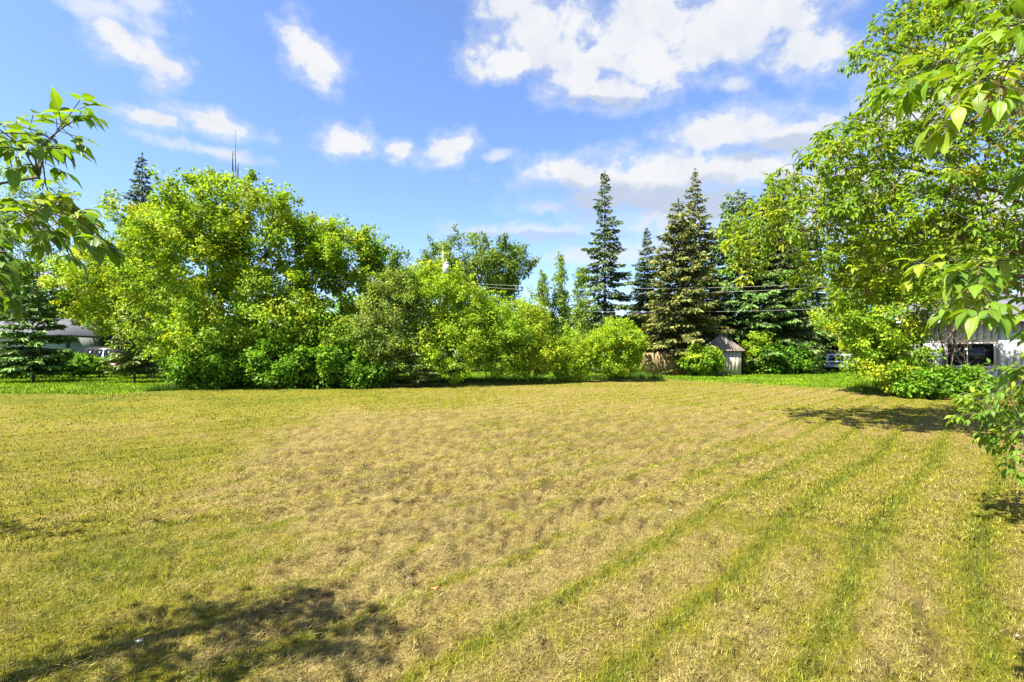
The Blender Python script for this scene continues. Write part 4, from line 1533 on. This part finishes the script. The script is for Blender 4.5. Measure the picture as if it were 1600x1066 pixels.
H1 = utility_pole(692, 46, 392, 'grey wooden utility pole with a round transformer above the willow bushes')
H2 = utility_pole(1460, 36, 395, 'utility pole hidden behind the bushy maple by the house', tank=False)
WIRE = surf('wire', (0.34, 0.33, 0.31), .5, .1, 5)
pa, pb = at(692, 46), at(1460, 36)
for k, (za, zb, sagm, label) in enumerate(((z_at(440, 46), z_at(432, 36), .75, 'upper power line crossing in front of the spruces'),
                                           (z_at(443, 46), z_at(434, 36), 1.0, 'second power line just below the upper one'),
                                           (z_at(478, 46), z_at(474, 36), .6, 'lowest power line crossing the olive spruce'))):
    A = np.array([pa[0], pa[1] - .12, za]); B = np.array([pb[0], pb[1] - .12, zb])
    m = MB()
    pts = [A + (B - A) * u - np.array([0, 0, 4 * sagm * u * (1 - u)]) for u in np.linspace(0, 1, 25)]
    for p, q in zip(pts[:-1], pts[1:]):
        m.tube(p, q, .010 if k < 2 else .009, None, 5, False)
    tag(m.build('power_line', WIRE), label, 'power line', 'power lines')


def mast():
    d = 62
    b = at(368, d)
    H = z_at(234, d)
    t = thing('radio_mast', 'thin lattice radio mast rising above the dome-shaped maple', 'mast', tuple(b))
    s = .22
    cor = [(s * math.cos(a), s * math.sin(a)) for a in (R(90), R(210), R(330))]
    for c in cor:
        MB().tube((c[0], c[1], 0), (c[0], c[1], H - 2.2), .04, .035, 6).build('leg', DARKTRIM, t)
    br = MB()
    z = .4
    while z < H - 2.6:
        for i in range(3):
            a, c = cor[i], cor[(i + 1) % 3]
            br.tube((a[0], a[1], z), (c[0], c[1], z + .5), .014, None, 4, False)
        z += .5
    o = br.build('lattice', DARKTRIM, t); o['kind'] = 'stuff'
    MB().tube((0, 0, H - 2.6), (0, 0, z_at(203, d)), .045, .02, 6).build('whip_antenna', DARKTRIM, t)
    for k, (dx, z0, z1) in enumerate(((-.35, H - 2.6, H - .2), (.3, H - 3.6, H - 1.6), (-.3, H - 4.6, H - 2.9))):
        MB().tube((dx, 0, z0), (dx, 0, z1), .06, None, 6).box((dx / 2, 0, z0 + .4), (abs(dx), .05, .05)).box((dx / 2, 0, z1 - .4), (abs(dx), .05, .05)).build('dipole_antenna', DARKTRIM, t)


mast()

TYRE = surf('tyre_rubber', (0.02, 0.02, 0.02), .85, .2, 20)
RIM = surf('rim_metal', (0.45, 0.45, 0.46), .35, .1, 10, metal=.7)
PLASTIC = surf('dark_plastic', (0.045, 0.045, 0.05), .55, .15, 10)
REDLAMP = surf('red_lamp', (0.35, 0.04, 0.015), .25, .1, 10, spec=.6)
AMBER = surf('amber_lamp', (0.55, 0.22, 0.03), .25, .1, 10, spec=.6)
PLATE = surf('plate_paint', (0.6, 0.6, 0.55), .5, .05, 20)


def vehicle(name, label, cat, loc, rz, paint, L=4.6, W=1.78, H=1.68, hood=1.35, clad=None):
    """wagon-bodied car; local +Y is forward, origin on the ground at the rear bumper's centre"""
    t = thing(name, label, cat, loc, None, rz)
    hw = W / 2
    zb, zw = .42, .98
    # lower body: rings along Y (y, half width, bottom, top)
    rings = [(0.02, hw * .90, .50, zw - .06), (.12, hw * .97, .42, zw - .02), (.6, hw, .40, zw), (L * .5, hw, .38, zw), (L - hood, hw, .40, zw - .01), (L - hood * .5, hw * .98, .42, zw - .05), (L - .2, hw * .92, .45, zw - .14), (L, hw * .78, .50, zw - .25)]
    v, f = [], []
    for (y, w_, z0, z1) in rings:
        v += [(-w_ * .9, y, z0), (-w_, y, z0 + .12), (-w_ * 1.0, y, z0 + .34), (-w_ * .955, y, z1), (w_ * .955, y, z1), (w_, y, z0 + .34), (w_, y, z0 + .12), (w_ * .9, y, z0)]
    for i in range(len(rings) - 1):
        for k in range(8):
            f.append((i * 8 + k, i * 8 + (k + 1) % 8, i * 8 + 8 + (k + 1) % 8, i * 8 + 8 + k))
    n = len(rings) * 8
    f += [tuple(range(8)), tuple(range(n - 1, n - 9, -1))]
    body = MB().raw(v, f).build('body', paint, t)
    # cabin
    yb0, yb1, yt0, yt1 = .10, L - hood + .05, .38, L - hood - .72
    wb, wt = hw * .93, hw * .76
    cab = [(-wb, yb0, zw - .03), (wb, yb0, zw - .03), (wb, yb1, zw - .03), (-wb, yb1, zw - .03), (-wt, yt0, H - .05), (wt, yt0, H - .05), (wt, yt1, H - .05), (-wt, yt1, H - .05),
           (-wt * .9, yt0 + .12, H), (wt * .9, yt0 + .12, H), (wt * .9, yt1 - .15, H), (-wt * .9, yt1 - .15, H)]
    MB().raw(cab, [(0, 1, 5, 4), (1, 2, 6, 5), (2, 3, 7, 6), (3, 0, 4, 7), (4, 5, 9, 8), (5, 6, 10, 9), (6, 7, 11, 10), (7, 4, 8, 11), (8, 9, 10, 11)]).build('cabin', paint, t)
    C = [np.array(p) for p in cab]

    def pane(nm, a, b, c_, d_, u0, u1, w0, w1, out):
        q = []
        for (u, w_) in ((u0, w0), (u1, w0), (u1, w1), (u0, w1)):
            lo = a + (b - a) * u; hi = d_ + (c_ - d_) * u
            q.append(lo + (hi - lo) * w_ + np.array(out) * .012)
        inn = [p - np.array(out) * .02 for p in q]
        MB().raw(q + inn, [(0, 1, 2, 3), (0, 4, 5, 1), (1, 5, 6, 2), (2, 6, 7, 3), (3, 7, 4, 0)]).build(nm, GLASS, t)
    pane('rear_window', C[0], C[1], C[5], C[4], .08, .92, .14, .93, (0, -1, .3))
    for (a, b, c_, d_, o) in ((C[1], C[2], C[6], C[5], (1, 0, .2)), (C[3], C[0], C[4], C[7], (-1, 0, .2))):
        rev = o[0] < 0
        for (u0, u1) in ((.05, .31), (.35, .62), (.66, .93)):
            if rev: u0, u1 = 1 - u1, 1 - u0
            pane('side_window', a, b, c_, d_, u0, u1, .14, .92, o)
    pane('windscreen', C[2], C[3], C[7], C[6], .06, .94, .1, .93, (0, 1, .3))
    bm = clad or paint
    MB().box((0, -.03, .56), (W * .93, .2, .24)).build('rear_bumper', bm, t)
    MB().box((0, -.136, .66), (W * .8, .02, .05)).build('bumper_strip', PLASTIC, t)
    MB().box((0, L + .0, .55), (W * .82, .18, .24)).build('front_bumper', bm, t)
    for s in (-1, 1):
        lp = MB().box((s * hw * .80, .015, .82), (.22, .08, .24)).build('tail_light', REDLAMP, t)
        MB().box((s * hw * .80, -.03, .75), (.2, .02, .06)).build('indicator', AMBER, lp)
        MB().box((s * (hw + .08), yb1 - .35, 1.08), (.16, .1, .14)).build('mirror', PLASTIC, t)
        MB().tube((s * wt * .85, yt0 + .2, H + .04), (s * wt * .85, yt1 - .3, H + .04), .018, None, 6).build('roof_rail', PLASTIC, t)
    MB().box((0, .0, .80), (W * .44, .03, .13)).build('tailgate_panel', PLASTIC, t)
    MB().box((0, -.14, .52), (.34, .015, .13)).build('number_plate', PLATE, t)
    for (y, s) in ((.85, -1), (.85, 1), (L - .85, -1), (L - .85, 1)):
        x = s * (hw - .09)
        w_ = MB().tube((x - .11, y, .34), (x + .11, y, .34), .34, None, 20).build('wheel', TYRE, t)
        MB().tube((x + s * .10, y, .34), (x + s * .118, y, .34), .2, .18, 14).build('rim', RIM, w_)
    return t


WHITEPAINT = surf('white_car_paint', (0.72, 0.73, 0.74), .3, .04, 3, spec=.5, coat=.4)
DARKPAINT = surf('dark_car_paint', (0.035, 0.028, 0.028), .3, .15, 3, spec=.5, coat=.4)
c = at(1305, 48)
vehicle('parked_car', 'white estate car parked on the grass, seen from behind', 'car', (c[0], c[1], 0), R(-47), WHITEPAINT)
c = at(196, 41)
vehicle('parked_car', 'dark car half hidden by low plants beside the pale house', 'car', (c[0], c[1], 0), R(78), DARKPAINT, L=4.9, W=1.9, H=2.2, hood=1.2)

# ------------------------------------------------------------------ small litter on the grass
ORANGE = surf('dead_leaf', (0.42, 0.16, 0.04), .8, .3, 40)
PALELEAF = surf('pale_leaf', (0.55, 0.52, 0.38), .8, .2, 40)


def litter_leaf(px, py, size, mat, label, seed):
    d = CAM_H * FPX / (py - HOR)
    b = at(px, d); b[2] = float(ground_h(np.array([b[0]]), np.array([b[1]]))[0]) + .03
    r = np.random.default_rng(seed)
    v, f = [], []
    n = 10
    for i in range(n):
        a = 2 * math.pi * i / n
        k = size * (1.0 if i % 2 == 0 else .55) * r.uniform(.8, 1.1)
        v.append((k * math.cos(a), k * math.sin(a), r.uniform(0, .5) * size))
    v.append((0, 0, .01))
    v.append((0, 0, .004))
    f = [(i, (i + 1) % n, n) for i in range(n)] + [((i + 1) % n, i, n + 1) for i in range(n)]
    o = MB().raw(v, f).build('fallen_leaf', mat)
    o.location = b
    tag(o, label, 'leaf')


litter_leaf(680, 924, .045, ORANGE, 'crumpled orange dead leaf lying on the straw-coloured grass', 1)
litter_leaf(218, 1020, .03, PALELEAF, 'pale curled leaf lying in the shaded grass at lower left', 2)
litter_leaf(1590, 1005, .02, PALELEAF, 'small pale leaf on the grass near the lower right corner', 3)
litter_leaf(1048, 800, .025, PALELEAF, 'small pale leaf on the mower stripes in the middle of the lot', 4)


def fallen_twig():
    d = CAM_H * FPX / (905 - HOR)
    b = at(636, d); b[2] = float(ground_h(np.array([b[0]]), np.array([b[1]]))[0]) + .035
    m = MB()
    p = [(-.07, .12, .0), (-.03, .05, .012), (.0, .0, .006), (.035, -.05, .01), (.06, -.10, 0)]
    for i in range(4):
        m.tube(p[i], p[i + 1], .005 - .0005 * i, .0045 - .0005 * i, 6)
    m.tube(p[2], (.06, -.02, .015), .003, .002, 5)
    o = m.build('fallen_twig', DEADWOOD)
    o.location = b
    tag(o, 'short grey twig lying on the dry grass left of the orange leaf', 'twig')


fallen_twig()
